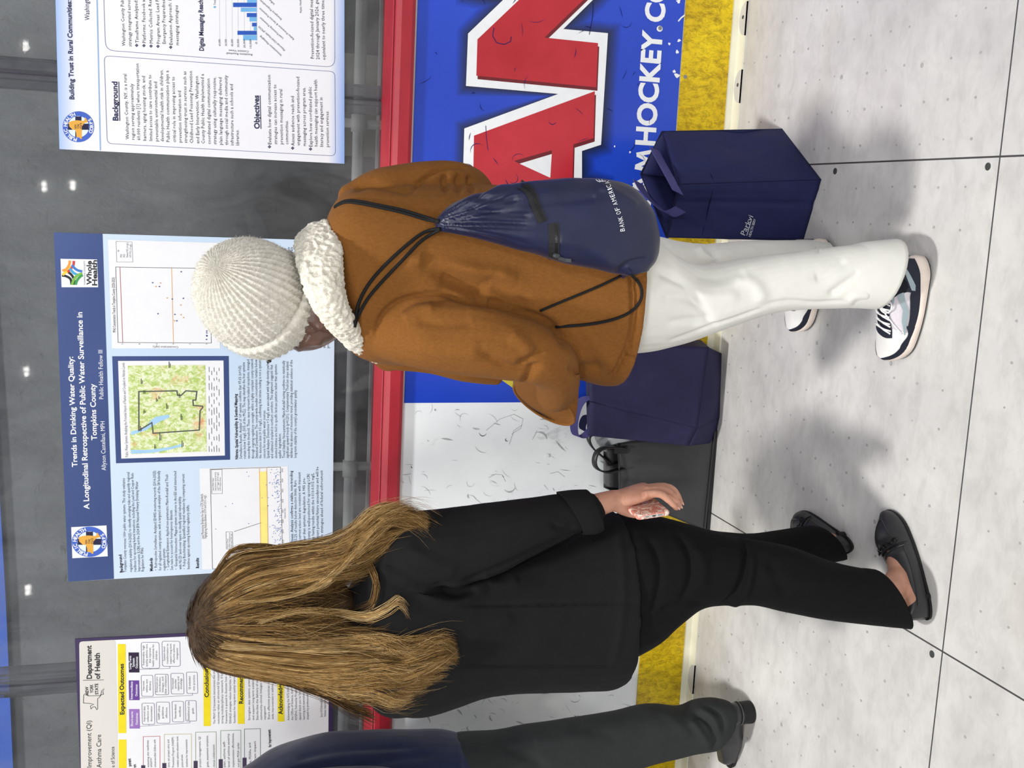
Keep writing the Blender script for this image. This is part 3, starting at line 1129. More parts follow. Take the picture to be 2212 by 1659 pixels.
# lead chart
ld = patch('lead_chart', [(431, 1012), (621.7, 1007), (626, 1226), (437, 1230)], WHT, pc, L1)
b = MB()
text_on(b, 'Lead Monitoring: Bridging the Gap to LCRI Standards', (440.6, 1163.7), (438.3, 1067), 6.2, L2)
text_on(b, 'Highlighting Results between 0.010 and 0.015 mg/L', (446.7, 1163), (445, 1069), 6.0, L2)
stroke(b, [(454, 1013.7), (605.7, 1009), (611, 1226), (459, 1229)], .9, L2, True)
stroke(b, [(456.8, 1014.6), (479.6, 1014), (480.4, 1066), (457.4, 1066.5)], .6, L2, True)
for i, s in enumerate(('Lead (90th %ile)', 'Lead Action Level (0.015)', 'Lead Trigger (0.010 mg/L)', 'LCRI Impact Zone')):
    text_on(b, s, (462 + i * 5, 1060), (462 + i * 5, (1033, 1020, 1020, 1031)[i]), 3.6, L2)
stroke(b, [(488, 1149), (502, 1149), (503, 1186), (489, 1186)], .7, L2, True)
for i, s in enumerate(('Impact Zone', 'systems required to act', 'under new LCRI rule')):
    text_on(b, s, (493 + i * 4, 1184), (493 + i * 4, (1164, 1151, 1153)[i]), 3.2, L2)
stroke(b, [(505.8, 1148.3), (564.8, 1129)], .9, L2)
for i in range(10):
    y = 1016 + i * 22
    text_on(b, str(2025 - i), (611 + i * .3, y + 4), (611 + i * .3, y - 4), 3.4, L2)
text_on(b, 'Collection Date', (617, 1120), (616.5, 1098), 3.4, L2)
obj('chart_lettering', b, INK, ld)
patch('impact_band', [(560.5, 1019), (575.5, 1018.5), (579, 1225), (564, 1225)], plain('band_yellow', rgb(238, 224, 130), .5, .3), ld, L2)
b = MB(); stroke(b, [(560, 1010), (564, 1227)], 1.0, L3); stroke(b, [(576, 1010), (580, 1227)], 1.0, L3)
obj('limit_line', b, bpy.data.materials['chart_orange'], ld)
b = MB()
for i in range(170):
    y = R3.uniform(1014, 1222)
    x = 605 - abs(R3.gauss(0, 11)) + (y - 1009) * .024
    flat(b, ell((x, y), .9, .9, 6), L3)
for x, y in ((533, 1020), (537, 1029), (502, 1088), (487, 1094), (537, 1131), (466, 1143), (553, 1183)):
    flat(b, ell((x, y), 1, 1, 6), L3)
obj('chart_point', b, plain('chart_blue', rgb(74, 112, 182), .5, .3), ld)['kind'] = 'stuff'
# whole health badge
wb = patch('badge', [(130.7, 559), (209.7, 560.5), (212, 620.5), (133, 620.5)], WHT, pc, L2)
wv = (((34, 40, 44), [(110, 375), (140, 380), (170, 400), (178, 440)]), ((34, 40, 44), [(125, 345), (160, 355), (190, 390), (200, 440)]), ((244, 200, 60), [(115, 372), (130, 355), (150, 345), (170, 310)]),
      ((236, 150, 60), [(112, 340), (140, 330), (160, 300), (165, 270)]), ((206, 60, 60), [(150, 350), (170, 330), (190, 300), (193, 272)]), ((60, 120, 196), [(180, 300), (200, 325), (225, 340), (252, 345)]),
      ((60, 160, 210), [(165, 325), (190, 355), (215, 368), (240, 372)]), ((120, 180, 70), [(180, 440), (195, 400), (220, 372), (252, 360)]), ((60, 150, 80), [(205, 440), (215, 410), (235, 385), (255, 372)]))
for i, (c, pts) in enumerate(wv):
    b = MB()
    q = smooth_path2([(100 + X * .3074, 480 + Y * .3074) for X, Y in pts])
    stroke(b, q, 4.6, L3 - i * .00004)
    obj('badge_strand', b, plain('strand_%d' % i, rgb(*c), .5, .3), wb)
lines('badge_name', [('Whole', 197.8, 615.5, 197.4, 563.5, 11, .03), ('Health', 209.4, 617, 209, 562, 11, .03), ('TOMPKINS COUNTY', 184.5, 616, 184, 563, 3.2)], INK, wb, L3, .0, 3)
sq = patch('emblem_card', [(153.8, 1138.8), (230, 1135), (232.7, 1201.7), (156.3, 1205.9)], WHT, pc, L1 - .0001)
emblem(pc, (193.3, 1170.4), 38.2, 32.8)

# ---- right poster: white with pale blue edges
pr = thing('poster', 'white poster with pale blue edges and a bar chart, above the red AN letters', 'poster', tuple(W(744, 0, YP)), 'research posters on the glass')
t = NT('edge_fade_paper')
sx = t.n('ShaderNodeSeparateXYZ'); t.l(t.co(), sx.inputs[0])
zt, zb = W(120, 100, YP).z - W(744, 0, YP).z * 0, W(744, 200, YP).z
mr = t.n('ShaderNodeMapRange'); mr.inputs['From Min'].default_value = zb; mr.inputs['From Max'].default_value = zt
t.l(sx.outputs[2], mr.inputs['Value'])
t.base(t.ramp(mr.outputs[0], [(0.0, rgb(140, 172, 228)), (0.055, rgb(229, 230, 236)), (0.93, rgb(231, 231, 236)), (1.0, rgb(150, 180, 236))]))
sheet('sheet', [(107, -480), (744, -480), (744, 353.7), (128.4, 322)], t.set(.5, .35), pr)
PBL = plain('line_blue', rgb(140, 172, 214), .5, .3)
b = MB(); stroke(b, [(216.7, 325), (203, -300), (200, -480)], 2.2, L1); obj('header_rule', b, PBL, pr)
b = MB()
rr1 = rrect((225, 120.4), (723.4, 154.8), (724.5, 337), (231.5, 310), .06)
stroke(b, rr1, .9, L1, True)
rr2 = rrect((213, -330), (722, -330), (723.4, 145.4), (227.9, 108.5), .04)
stroke(b, rr2, .9, L1, True)
obj('text_frame', b, plain('frame_navy', rgb(96, 108, 150), .5, .3), pr)
emblem(pr, (169.3, 273.8), 33.8, 33.4)
lines('title', [('Building Trust in Rural Communities:', 160, 215, 153.7, 1, 10.5), ], INKN, pr, L2, .028, 3)
lines('subtitle', [('Washington County', 193.5, 44, 189, -52, 11)], INKN, pr, L2, 0, 2)
hd = lines('heading', [('Background', 255, 261, 253, 176.5, 12), ('Objectives', 560.6, 278.5, 558.8, 206, 12), ('Digital Messaging Reach', 440, 110, 437.7, 0, 10)], INKN, pr, L2, .028, 3)
for q_ in ([(258.5, 261), (256.5, 176.5)], [(563.6, 278.5), (561.8, 206)]):
    b = MB(); stroke(b, q_, 1.4, L2); obj('underline', b, INKN, pr)
lines('body_text', [
    ('Washington County, NY, is a rural', 278.5, 301, 273, 160), ('region serving approximately', 290.5, 302, 287.6, 181), ('60,000 residents [1] where transportation', 303, 303, 299.5, 137.5),
    ('barriers, aging housing stock, and', 315.8, 304, 313, 164.6), ('limited access to care contribute to', 329, 304.6, 326.6, 161.7), ('preventable environmental and', 341.8, 305.6, 339, 177),
    ('developmental health risk in children.', 353.7, 306, 351.6, 150.8), ('Public Health communication plays a', 366.4, 306.7, 364, 152.6), ('critical role in improving access to', 379.8, 307.4, 377, 165.7),
    ('prevention information and', 392.4, 308, 390.6, 196.4), ('strengthening trust in services such as', 404.4, 309, 402, 154.4), ('Childhood Lead Poisoning Prevention', 417, 309.6, 415, 153.7),
    ('and Early Intervention. Washington', 430.4, 310, 428, 164.6), ('County Public Health implemented a', 442, 310.7, 440, 160), ('coordinated digital communication', 455, 311.4, 453, 170),
    ('strategy using culturally responsive,', 467.3, 312, 466, 166.4), ('plain language messaging delivered', 480.3, 313, 478.5, 167.5), ('through social media and community', 492.6, 313.6, 491, 162.8),
    ('infrastructure such a schools and', 504.6, 314, 502.8, 182), ('libraries.', 516.5, 314, 515.4, 280),
    ('Evaluate how digital communication', 586, 312, 584, 162), ('strategies can increase access to', 598.6, 311.8, 596.8, 182.7), ('prevention messaging in rural', 611.3, 311.8, 609.5, 192.8), ('communities.', 622.8, 312, 622, 260.4),
    ('Assess audience reach and', 635.9, 315, 634.8, 208), ('engagement with prevention-focused', 647.4, 314.7, 646.4, 166.4), ('messaging across program area.', 660.8, 315.4, 659.4, 188.8),
    ('Explore how coordinated public', 674.6, 317, 672.8, 188), ('health messaging can support health', 686, 316.5, 684.7, 172.5), ('literacy and engagement in', 698, 317, 696.6, 210.5), ('prevention services.', 710.7, 317.6, 709.7, 239.4),
    ('Washington County Pub', 270.5, 99.5, 267, 0), ('strategy integrated across', 284, 100.5, 281.2, -3), ('Timeframe Analyzed:', 299.5, 93, 296.6, 0), ('Platforms: Facebook a', 314.7, 93, 312.9, 0),
    ('Metrics Collected: Rea', 330, 94, 327, -1), ('Program Areas: Lead P', 345.4, 94.5, 343, -1), ('Emergency Preparedness', 358, 94.8, 356, -4), ('Evaluation Approach: I', 372.6, 97, 370, 0), ('messaging strategies', 386, 97.7, 384, 11.6),
    ('Prevention-focused digital mes', 678, 126.6, 675.7, 0), ('2024 through January 2026, ge', 690, 128.4, 687, 0), ('equivalent to nearly three times', 702.8, 129.5, 700, -2)], INK, pr, L2, 0, 1).data
b = MB()
for x, y in ((582, 317), (632, 320), (670.6, 322), (295, 98), (310.7, 98.5), (326, 99.5), (341, 100), (368.6, 102)):
    for dx, dy in ((-2, 0), (2, 0), (0, -2), (0, 2)):
        flat(b, [(x + dx - 1.7, y + dy), (x + dx, y + dy - 1.7), (x + dx + 1.7, y + dy), (x + dx, y + dy + 1.7)], L2)
obj('bullet', b, INKN, pr)['kind'] = 'stuff'
z1 = lambda X, Y: (X * .3617, Y * .3617)
bc = MB()
stroke(bc, [(554.7, 88), (551, -200)], .8, L1)
for X in (1312, 1350, 1387, 1423, 1460, 1497):
    stroke(bc, [z1(X, 245), z1(X - 6, -500)], .4, L1)
bch = obj('bar_chart', bc, plain('grid_grey', rgb(180, 184, 192), .5, .3), pr)
BL1, BL2 = plain('bar_light', rgb(110, 174, 222), .5, .3), plain('bar_dark', rgb(38, 84, 178), .5, .3)
for X, a, c, m in ((1452, 210, 240, BL1), (1418, 184, 208, BL2), (1515, 160, 182, BL1), (1505, 136, 158, BL2), (1490, 103, 128, BL1), (1474, 78, 102, BL2), (1438, 46, 70, BL1), (1392, 16, 42, BL2), (1476, -8, 16, BL1), (1440, -36, -10, BL2)):
    patch('bar', [z1(X, a), z1(1533, a), z1(1533, c), z1(X, c)], m, bch, L2)
patch('legend_dot', ell(z1(1282, 42), 2.4, 2.4, 12), BL1, bch, L2)
b = MB()
for X, s, y0 in ((1317, '60,000', 275), (1355, '50,000', 275), (1392, '40,000', 278), (1428, '30,000', 282), (1465, '20,000', 286), (1502, '10,000', 288), (1537, '0', 262)):
    text_on(b, s, z1(X, y0), z1(X - 2, 234 if s != '0' else 250), 4.2, L2)
for s, p, q in (('Immunization Messaging', (1682, 328), (1556, 212)), ('Maternal Child Health (MCH)', (1703, 297), (1548, 155)), ('Lead Poisoning Prevention', (1692, 227), (1556, 102)), ('Rabies Prevention & Service Promotion', (1757, 232), (1553, 46)),
                ('Emergency Preparedness', (1683, 113), (1556, -3)), ('Influenza', (1640, 22), (1590, -25)), ('Total', (1288, 30), (1287, 0)), ('Public Health', (1802, 76), (1798, -10)), ('Residents Reached/', (1506, 322), (1350, 313)), ('Content Views', (1484, 303), (1366, 296))):
    text_on(b, s, z1(*p), z1(*q), 4.4, L2)
obj('chart_lettering', b, INK, bch)

# ---- left poster: purple border
pl = thing('poster', 'white poster with dark purple border and yellow heading bars, left of the long hair', 'poster', tuple(W(716, 1659, YP)), 'research posters on the glass')
PUR = plain('purple_border', rgb(58, 44, 84), .45, .4)
sheet('border', [(161.7, 1380.4), (720, 1352), (714, 2060), (190, 2060)], PUR, pl)
pan = patch('panel', rrect((171, 1386), (711, 1360), (706, 2050), (180, 2050), .022), WHT, pl, L1)
t = NT('stone_paper'); t.base(t.ramp(t.noise(.8, 2), [(0.3, rgb(206, 202, 196)), (0.7, rgb(222, 219, 214))])); 
hp = rrect((171, 1386), (249.6, 1382), (262, 2050), (180, 2050), .09)
patch('header', [p for p in hp if True], t.set(.5, .35), pl, L2)
YEL = plain('heading_yellow', rgb(232, 212, 34), .5, .3)
z4 = lambda X, Y: (X * .3617, 1290 + Y * .3617)
lines('header_text', [('Department', *z4(548, 487), *z4(545, 288), 11.5, .03), ('of Health', *z4(597, 488), *z4(595, 333), 11.5, .03), ('NEW', *z4(530, 585), *z4(527, 533), 7, .03), ('YORK', *z4(557, 572), *z4(555, 520), 7, .03),
                      ('STATE', *z4(587, 580), *z4(585, 515), 7, .03), ('Improvement (QI)', *z4(547, 1015), *z4(543, 737), 10.5, .004), ('Asthma Care', *z4(605, 1018), *z4(603, 820), 10.5, .004), ('e of Science', *z4(685, 1015), *z4(683, 893), 8.5, .004)], INK, pl, L3, 0, 3)
b = MB()
stroke(b, [z4(495, 497), z4(620, 494)], 1.0, L3)
stroke(b, [z4(*p) for p in ((543, 668), (540, 650), (560, 640), (530, 634), (498, 632), (500, 590), (503, 580), (520, 577), (525, 590), (598, 588), (604, 577), (606, 560), (622, 545), (614, 566), (618, 580), (604, 583), (592, 600), (583, 606), (583, 668), (578, 672), (568, 655), (556, 655), (548, 662))], 1.1, L3, True)
obj('state_outline', b, INK, pl)


def zr(X0, X1, y0, y1, dx=-4):
    return [z4(X0 + dx * 0, y0), z4(X1, y0), z4(X1 + 3, y1), z4(X0 + 3, y1)]


for X0, X1, y0, y1 in ((703, 751, 280, 812), (708, 755, 850, 1500), (1213, 1256, 250, 770), (1417, 1458, 250, 757), (1655, 1695, 250, 743)):
    patch('heading_bar', zr(X0, X1, y0, y1), YEL, pl, L2)
lines('heading', [('Expected Outcomes', *z4(742, 700), *z4(738, 397), 9.5), ('Conclusion', *z4(1247, 597), *z4(1243, 430), 9.5), ('Recommendations', *z4(1452, 635), *z4(1449, 372), 9.5), ('Acknowledgements', *z4(1688, 700), *z4(1684, 425), 9.5),
                  ('for Improvement', *z4(1620, 895), *z4(1615, 790), 6.5), ('ponent', *z4(783, 1010), *z4(780, 963), 7), ('on', *z4(812, 1018), *z4(811, 998), 7)], INK, pl, L3, .03, 2)
for X0, X1, y0, y1, c, ls in ((770, 833, 668, 785, (150, 112, 184), ('Short-term', 'Outcomes')), (768, 831, 497, 615, (104, 66, 150), ('Intermediate', 'Outcomes')), (767, 830, 330, 450, (44, 32, 60), ('Long-Term', 'System', 'Outcomes'))):
    bx = patch('outcome_tab', zr(X0, X1, y0, y1), plain('tab_%d' % c[0], rgb(*c), .5, .3), pl, L2)
    b = MB()
    for i, s in enumerate(ls):
        n = len(s) * 4.4
        m = (y0 + y1) / 2
        Xl = X0 + (X1 - X0) * (i + .85) / (len(ls) + .2)
        text_on(b, s, z4(Xl, m + n), z4(Xl, m - n), 5.2, L3, .02)
    obj('tab_text', b, WHT, bx)
b1, b2 = MB(), MB()
for X0, X1, y0, y1, s in ((843, 950, 270, 425, 'Sustainable, high|quality asthma care|that improves|health outcomes for|children'), (967, 1074, 263, 413, 'System-level|transformation to|support long-term|effective asthma|management'),
                          (843, 912, 467, 592, 'Improved|asthma care|delivery'), (925, 1004, 460, 583, 'Enhanced care|coordination,|linkages, and|data utilization'), (1020, 1096, 455, 578, 'Increased|provider|capacity and|knowledge'), (1113, 1178, 448, 575, 'QI embedded|into practice'),
                          (847, 921, 633, 760, 'Improved data|collection and|documentation'), (933, 1012, 627, 753, 'NAEPP asthma|guidelines|adherence'), (1027, 1095, 622, 745, 'Standardized|workflows'), (1107, 1171, 618, 740, 'Established site|goals')):
    stroke(b1, rrect(*zr(X0, X1, y0, y1), .12), 1.0, L2, True)
    ls = s.split('|')
    for i, q in enumerate(ls):
        n = min(len(q) * 3.5, (y1 - y0) * .46)
        m = (y0 + y1) / 2
        Xl = X0 + (X1 - X0) * (i + .95) / (len(ls) + .55)
        text_on(b2, q, z4(Xl, m + n), z4(Xl, m - n), 4.4, L3)
for pts in (((832, 432), (1015, 425), (1013, 412)), ((832, 603), (1150, 586), (1148, 575)), ((836, 772), (1135, 750), (1133, 740)), ((898, 432), (898, 424)), ((890, 768), (890, 760))):
    stroke(b1, [z4(*p) for p in pts], .8, L2)
obj('outcome_box', b1, plain('box_line', rgb(110, 100, 130), .5, .3), pl)
R4 = random.Random(11)
for X, y0, y1, s in ((1286, 757, 395, 'The PRNY QI framework demonstrates that improved'), (1310, 756, 400, 'outcomes relies on structured QI support, with'), (1333, 755, 408, 'strong multidisciplinary teamwork. If fully imp'), (1357, 754, 410, 'framework is poised to illustrate how coordin'), (1381, 753, 420, 'EXHALE strategies reduce disparities, and build'), (1406, 752, 425, 'foundation for long-term quality improvement'),
                    (1494, 735, 465, 'Strengthen data systems, provider'), (1518, 733, 450, 'and support long-term sustainability'), (1542, 733, 455, 'Standardize the delivery of asthma'), (1565, 732, 455, 'community-clinical linkages to sup'), (1588, 731, 650, 'management'), (1611, 730, 468, 'Share effective practices across'), (1634, 729, 480, 'wide improvement in asthma care'),
                    (1728, 735, 500, 'Acknowledging the NYS fellowship'), (1751, 734, 505, 'the Office of Science, the fellow'), (1774, 733, 510, 'NYSPHC Fellowship Program and'), (1797, 732, 512, 'special thank you to Sandra for'), (1820, 731, 520, 'learning and exemplary insight'), (1843, 730, 525, 'shaped my professional growth'),
                    (1926, 715, 560, 'Email: NYCFellows@health.ny.gov'), (1947, 714, 560, 'Website: https://www.health.ny'),
                    (890, 1015, 855, 'assessing site readiness'), (908, 1015, 960, 'adoption'), (932, 1015, 850, 'school-enrolled children with'), (1013, 1015, 850, 'aims, set project aims and'), (1040, 1015, 835, 'Prevention Program (NAEPP)'), (1067, 1015, 832, 'resident asthma education tools'), (1094, 1015, 940, 'practice and tools'), (1121, 1015, 850, 'timelines for improvements'),
                    (1200, 1015, 833, 'project management, QI'), (1245, 1015, 825, 'goals, assessment templates,'), (1284, 1015, 880, 'clinical collaboration'), (1346, 1015, 860, 'plan, asthma self-'), (1372, 1015, 815, 'level of asthma severity'), (1399, 1015, 812, 'implementation effectiveness,'), (1430, 1015, 870, 'and gain PDSA cycles'), (1500, 1015, 870, 'aims, PDSAs, and'), (1530, 1015, 860, 'program impact')):
    text_on(b2, s, z4(X, y0), z4(X - 3, y1), 4.8, L3)
obj('body_text', b2, plain('grey_ink', rgb(84, 82, 90), .6, .3), pl)
for (X0, X1, y0), c in zip(((857, 957, 833), (983, 1145, 820), (1170, 1293, 807), (1320, 1440, 797), (1462, 1557, 788)), ((176, 96, 96), (190, 180, 140), (128, 150, 120), (120, 150, 120), (96, 110, 104))):
    b = MB(); stroke(b, [z4(X0, 1500), z4(X0 - 2, y0), z4(X1 - 2, y0 - 3), z4(X1, 1500)], 1.1, L2)
    bx = obj('step_box', b, plain('step_%d_%d' % (c[0], c[2]), rgb(*c), .5, .3), pl)
    patch('step_tab', [z4(X0 - 14, y0 + 171), z4(X0 + 10, y0 + 171), z4(X0 + 10, y0 + 700), z4(X0 - 14, y0 + 700)], plain('tab_slate', rgb(66, 56, 80), .5, .3), bx, L3)
for x, y in ((150, 1377), (166, 1374)):
    pass

# ------------------------------------------------------------------ cloth helpers
def pairring(pl, pr, yw, hd, n=28, p=2.2, yl=None):
    """ring across a limb or trunk: its left and right edge as seen from the visitors, at depth yw, hd deep"""
    a, b = W(pl[0], pl[1], yw if yl is None else yl), W(pr[0], pr[1], yw)
    c, ax = (a + b) / 2, (a - b) / 2
    h = ax.length
    e = ax.normalized()
    d = Vector((0, 1, 0))
    d = (d - e * d.dot(e)).normalized() * hd
    out = []
    for j in range(n):
        t = 2 * math.pi * j / n
        c0, s0 = math.cos(t), math.sin(t)
        out.append(c + ax * math.copysign(abs(c0) ** (2 / p), c0) + d * math.copysign(abs(s0) ** (2 / p), s0))
    return out


def smooth_rings(rings, sub=4):
    n = len(rings[0])
    out = []
    m = len(rings)
    for i in range(m - 1):
        R = [rings[max(i - 1, 0)], rings[i], rings[i + 1], rings[min(i + 2, m - 1)]]
        for k in range(sub):
            t = k / sub
            out.append([catmull(R[0][j], R[1][j], R[2][j], R[3][j], t) for j in range(n)])
    out.append(rings[-1])
    return out


def limb(mb, rows, sub=4, n=28, p=2.2):
    mb.loft(smooth_rings([pairring(*r, n=n, p=p) for r in rows], sub))


def pxr(x, y, yw, h):
    return (W(x, y + h, yw) - W(x, y, yw)).length


def arm(mb, rows, sub=4, n=20):
    pts = [W(x, y, yw) for x, y, yw, h in rows]
    rad = [pxr(*r) for r in rows]
    mb.tube(pts, rad, n, True, sub)
    mb.ball(pts[0], rad[0] * 1.0)
    mb.ball(pts[-1], rad[-1] * 0.97)


def ribbon(mb, pts, wid, thick=.0014, up=None):
    """flat strap through points; wid vector or list of vectors giving the half width"""
    n = len(pts)
    ws = wid if isinstance(wid, list) else [wid] * n
    rings = []
    for i in range(n):
        t = (pts[min(i + 1, n - 1)] - pts[max(i - 1, 0)]).normalized()
        nn = t.cross(ws[i]).normalized() * thick / 2
        w = ws[i]
        rings.append([pts[i] - w - nn, pts[i] + w - nn, pts[i] + w + nn, pts[i] - w + nn])
    mb.loft(rings)


def draped_band(mb, bvh, path, hw, off=.002, sub=5, thick=.002):
    """band of cloth lying on a surface along a traced path, hw pixels to each side"""
    q = smooth_path2(path) if sub else path
    a, b = [], []
    for i, (x, y) in enumerate(q):
        x0, y0 = q[max(i - 1, 0)]
        x1, y1 = q[min(i + 1, len(q) - 1)]
        L = math.hypot(x1 - x0, y1 - y0) or 1
        nx, ny = -(y1 - y0) / L * hw, (x1 - x0) / L * hw
        a.append(on(bvh, x + nx, y + ny, off))
        b.append(on(bvh, x - nx, y - ny, off))
    rings = []
    for p, r in zip(a, b):
        back = (p - Vector(CAM0)).normalized() * thick
        rings.append([p, r, r + back, p + back])
    mb.loft(rings)


def draped_cord(mb, bvh, path, rad, off=.003, n=8, default=2.1):
    pts = [on(bvh, x, y, off, default) for x, y in smooth_path2(path)]
    for _ in range(2):
        pts = [pts[0]] + [(pts[i - 1] + pts[i] * 2 + pts[i + 1]) / 4 for i in range(1, len(pts) - 1)] + [pts[-1]]
    mb.tube(pts, rad, n)
    return pts


def decal_text(mb, bvh, s, p0, p1, h, off=.0012, bold=.01, res=3):
    vs, fs = glyphs(s, bold, res)
    x0, x1 = min(v[0] for v in vs), max(v[0] for v in vs)
    e = np.array(p1, float) - np.array(p0, float)
    L = np.linalg.norm(e)
    e /= L
    u = np.array([e[1], -e[0]])
    if u[0] > 0:
        u = -u
    P = []
    for x, y in vs:
        q = np.array(p0) + e * ((x - x0) / (x1 - x0) * L) + u * (y / CAPH * h)
        P.append(on(bvh, q[0], q[1], off))
    mb.add(P, fs)


def panel(mb, a, b, c, d, n=16, amp=.006, freq=9, seed=0, bulge=0.0, creases=()):
    """cloth face a-b along the foot, d-c along the top, with slack and creases"""
    a, b, c, d = map(Vector, (a, b, c, d))
    nrm = (b - a).cross(d - a).normalized()
    vs = []
    for i in range(n + 1):
        v = i / n
        for j in range(n + 1):
            u = j / n
            p = (a * (1 - u) + b * u) * (1 - v) + (d * (1 - u) + c * u) * v
            k = min(1, 6 * min(u, 1 - u)) * min(1, 5 * v)
            h = noise.noise(Vector((p.x, p.y, p.z)) * freq + Vector((seed, 0, 0))) * amp * k
            h += bulge * math.sin(math.pi * u) * math.sin(math.pi * min(v * 1.1, 1)) * (1 - .3 * v)
            for (u0, v0, u1, v1, w, dep) in creases:
                dx, dy = u1 - u0, v1 - v0
                t = max(0, min(1, ((u - u0) * dx + (v - v0) * dy) / (dx * dx + dy * dy)))
                dd = math.hypot(u - u0 - t * dx, v - v0 - t * dy)
                h += .42 * dep * math.exp(-(dd / w) ** 2)
            vs.append(p + nrm * h)
    m = n + 1
    mb.add(vs, [(i * m + j, i * m + j + 1, (i + 1) * m + j + 1, (i + 1) * m + j) for i in range(n) for j in range(n)])


def cloth_mat(name, c, rough=.75, weave=900, b=.25, sheen=.0, spec=.25, var=.08, big=.15, bigs=18):
    t = NT(name)
    dark = tuple(x * (1 - var) for x in c[:3]) + (1,)
    lite = tuple(min(1, x * (1 + var)) for x in c[:3]) + (1,)
    t.base(t.ramp(t.noise(26, 4), [(0.3, dark), (0.7, lite)]))
    n1 = t.noise(weave, 2)
    n2 = t.noise(bigs, 3)
    m = t.n('ShaderNodeMath', operation='ADD')
    m2 = t.n('ShaderNodeMath', operation='MULTIPLY')
    m2.inputs[1].default_value = big * 10
    t.l(n2, m2.inputs[0])
    t.l(n1, m.inputs[0])
    t.l(m2.outputs[0], m.inputs[1])
    t.bump(m.outputs[0], b, .0022)
    return t.set(rough, spec, sheen=sheen)


def solid(o, th):
    s = o.modifiers.new('cloth', 'SOLIDIFY')
    s.thickness = th
    s.offset = 0
    return o


M_TOTE = cloth_mat('navy_nonwoven', rgb(33, 37, 80), .7, 700, .2)
M_TOTE2 = cloth_mat('dusk_navy_nonwoven', rgb(46, 44, 78), .7, 700, .2)
M_TOTE_IN = cloth_mat('dark_navy_lining', rgb(22, 24, 58), .8, 700, .2)
M_STRAP = cloth_mat('navy_strap', rgb(78, 76, 132), .7, 500, .3)
M_PRINT = plain('silver_print', rgb(206, 210, 216), .5, .4, .05, 90)

# ---- open navy tote standing on its corner fold, right of the white trousers
F0, R0, L0 = FL(1774, 388), FL(1690, 279), FL(1735, 520)
B0 = R0 + L0 - F0
Fm, Rm, Lm, Bm = W(1466, 398, F0.y + .06), W(1430, 284, R0.y + .0), W(1440, 513, L0.y + .02), W(1384, 376, B0.y - .04)
t1 = thing('tote_bag', 'open navy tote bag with silver printed lettering standing right of the white trousers', 'tote bag', tuple(F0), 'navy tote bags')
bd = MB()
panel(bd, F0, R0, Rm, Fm, 26, .010, 8, 1, .004, ((.95, .35, .7, .5, .12, -.016), (.1, .9, .6, .2, .05, .004), (.55, .95, .9, .55, .05, -.004)))
panel(bd, L0, F0, Fm, Lm, 26, .008, 8, 4, .0, ((.62, .02, .66, .98, .05, -.010), (.05, .55, .5, .95, .06, .010), (.12, .3, .55, .75, .05, -.006), (.85, .0, .9, 1, .04, .004)))
panel(bd, R0, B0, Bm, Rm, 10, .004, 8, 2)
panel(bd, B0, L0, Lm, Bm, 10, .004, 8, 3)
bd.poly([F0 + Vector((0, 0, .002)), R0 + Vector((0, 0, .002)), B0 + Vector((0, 0, .002)), L0 + Vector((0, 0, .002))])
tb = solid(obj('bag_body', bd, M_TOTE, t1, True), .0016)
tb.data.polygons.foreach_set('use_smooth', [True] * len(tb.data.polygons))
hem = MB()
for p, q in ((Rm, Fm), (Fm, Lm), (Lm, Bm), (Bm, Rm)):
    hem.tube([p, q], .0022, 6)
for p, q in ((F0, Fm), (R0, Rm)):
    hem.tube([p + (q - p) * k / 8 for k in range(9)], .0014, 6)
obj('edge_piping', hem, M_TOTE_IN, t1)
TB = bvh_of(tb)
# straps
b = MB()
p1 = smooth_path([W(1414, 322, 2.83), W(1424, 342, 2.79), W(1444, 378, 2.72), W(1464, 416, 2.675)], 6)
ribbon(b, p1, Vector((.006, .004, .014)))
obj('strap', b, M_STRAP, t1)
b = MB()
p1 = smooth_path([W(1378, 393, 2.80), W(1394, 420, 2.76), W(1418, 444, 2.73), W(1444, 462, 2.70), W(1470, 452, 2.675)], 6)
ribbon(b, p1, Vector((.007, .003, .014)))
obj('strap', b, M_STRAP, t1)
inn = MB()
k_ = .25
inn.poly([Rm.lerp(R0, k_), Fm.lerp(F0, k_), Lm.lerp(L0, k_), Bm.lerp(B0, k_)])
obj('lining', inn, M_TOTE_IN, t1)
b = MB()
decal_text(b, TB, 'Parkvi', (1609, 509), (1627, 468), 11.5, .0022, .0)
obj('printed_name', b, M_PRINT, t1)
b = MB()
decal_text(b, TB, 'HEALTH SERV', (1621.5, 512), (1633, 474), 5.5, .0022, .01)
obj('printed_name', b, M_PRINT, t1)
b = MB()
draped_band(b, TB, [(1613, 509), (1618, 493), (1623, 476)], .7, .0022, 3, .0004)
obj('printed_rule', b, M_PRINT, t1)

# ---- second navy tote slumped against the boards
t2 = thing('tote_bag', 'plain navy tote bag slumped against the boards beside the black leather bag', 'tote bag', tuple(FL(1550, 850)), 'navy tote bags')
TR, BR, BL, TL = W(1275, 742, 3.04), W(1532, 751, 3.04), W(1508, 925, 3.035), W(1274, 868, 3.04)
SL_t, SL_b = W(1271, 941, 3.065), W(1488, 963, 3.05)
TRb = TR + Vector((.02, .05, 0))
BRb = Vector((BR.x + .015, 3.10, BR.z))
ft = [FL(1546, 762), FL(1555, 840), FL(1553, 895)]
BRf, BLf, SLf = FL(1546, 760, .002), FL(1554, 900, .002), FL(1526, 948, .002)
for q_ in (BRf, BLf, SLf):
    q_.y = min(q_.y, 3.11)
bd = MB()
panel(bd, BL, BR, TR, TL, 26, .010, 7, 7, .010, ((.0, .95, .75, .05, .035, -.006), (.05, .55, .6, .15, .03, .005), (.5, .9, .95, .5, .04, -.004), (.02, .7, .9, .62, .03, .004)))
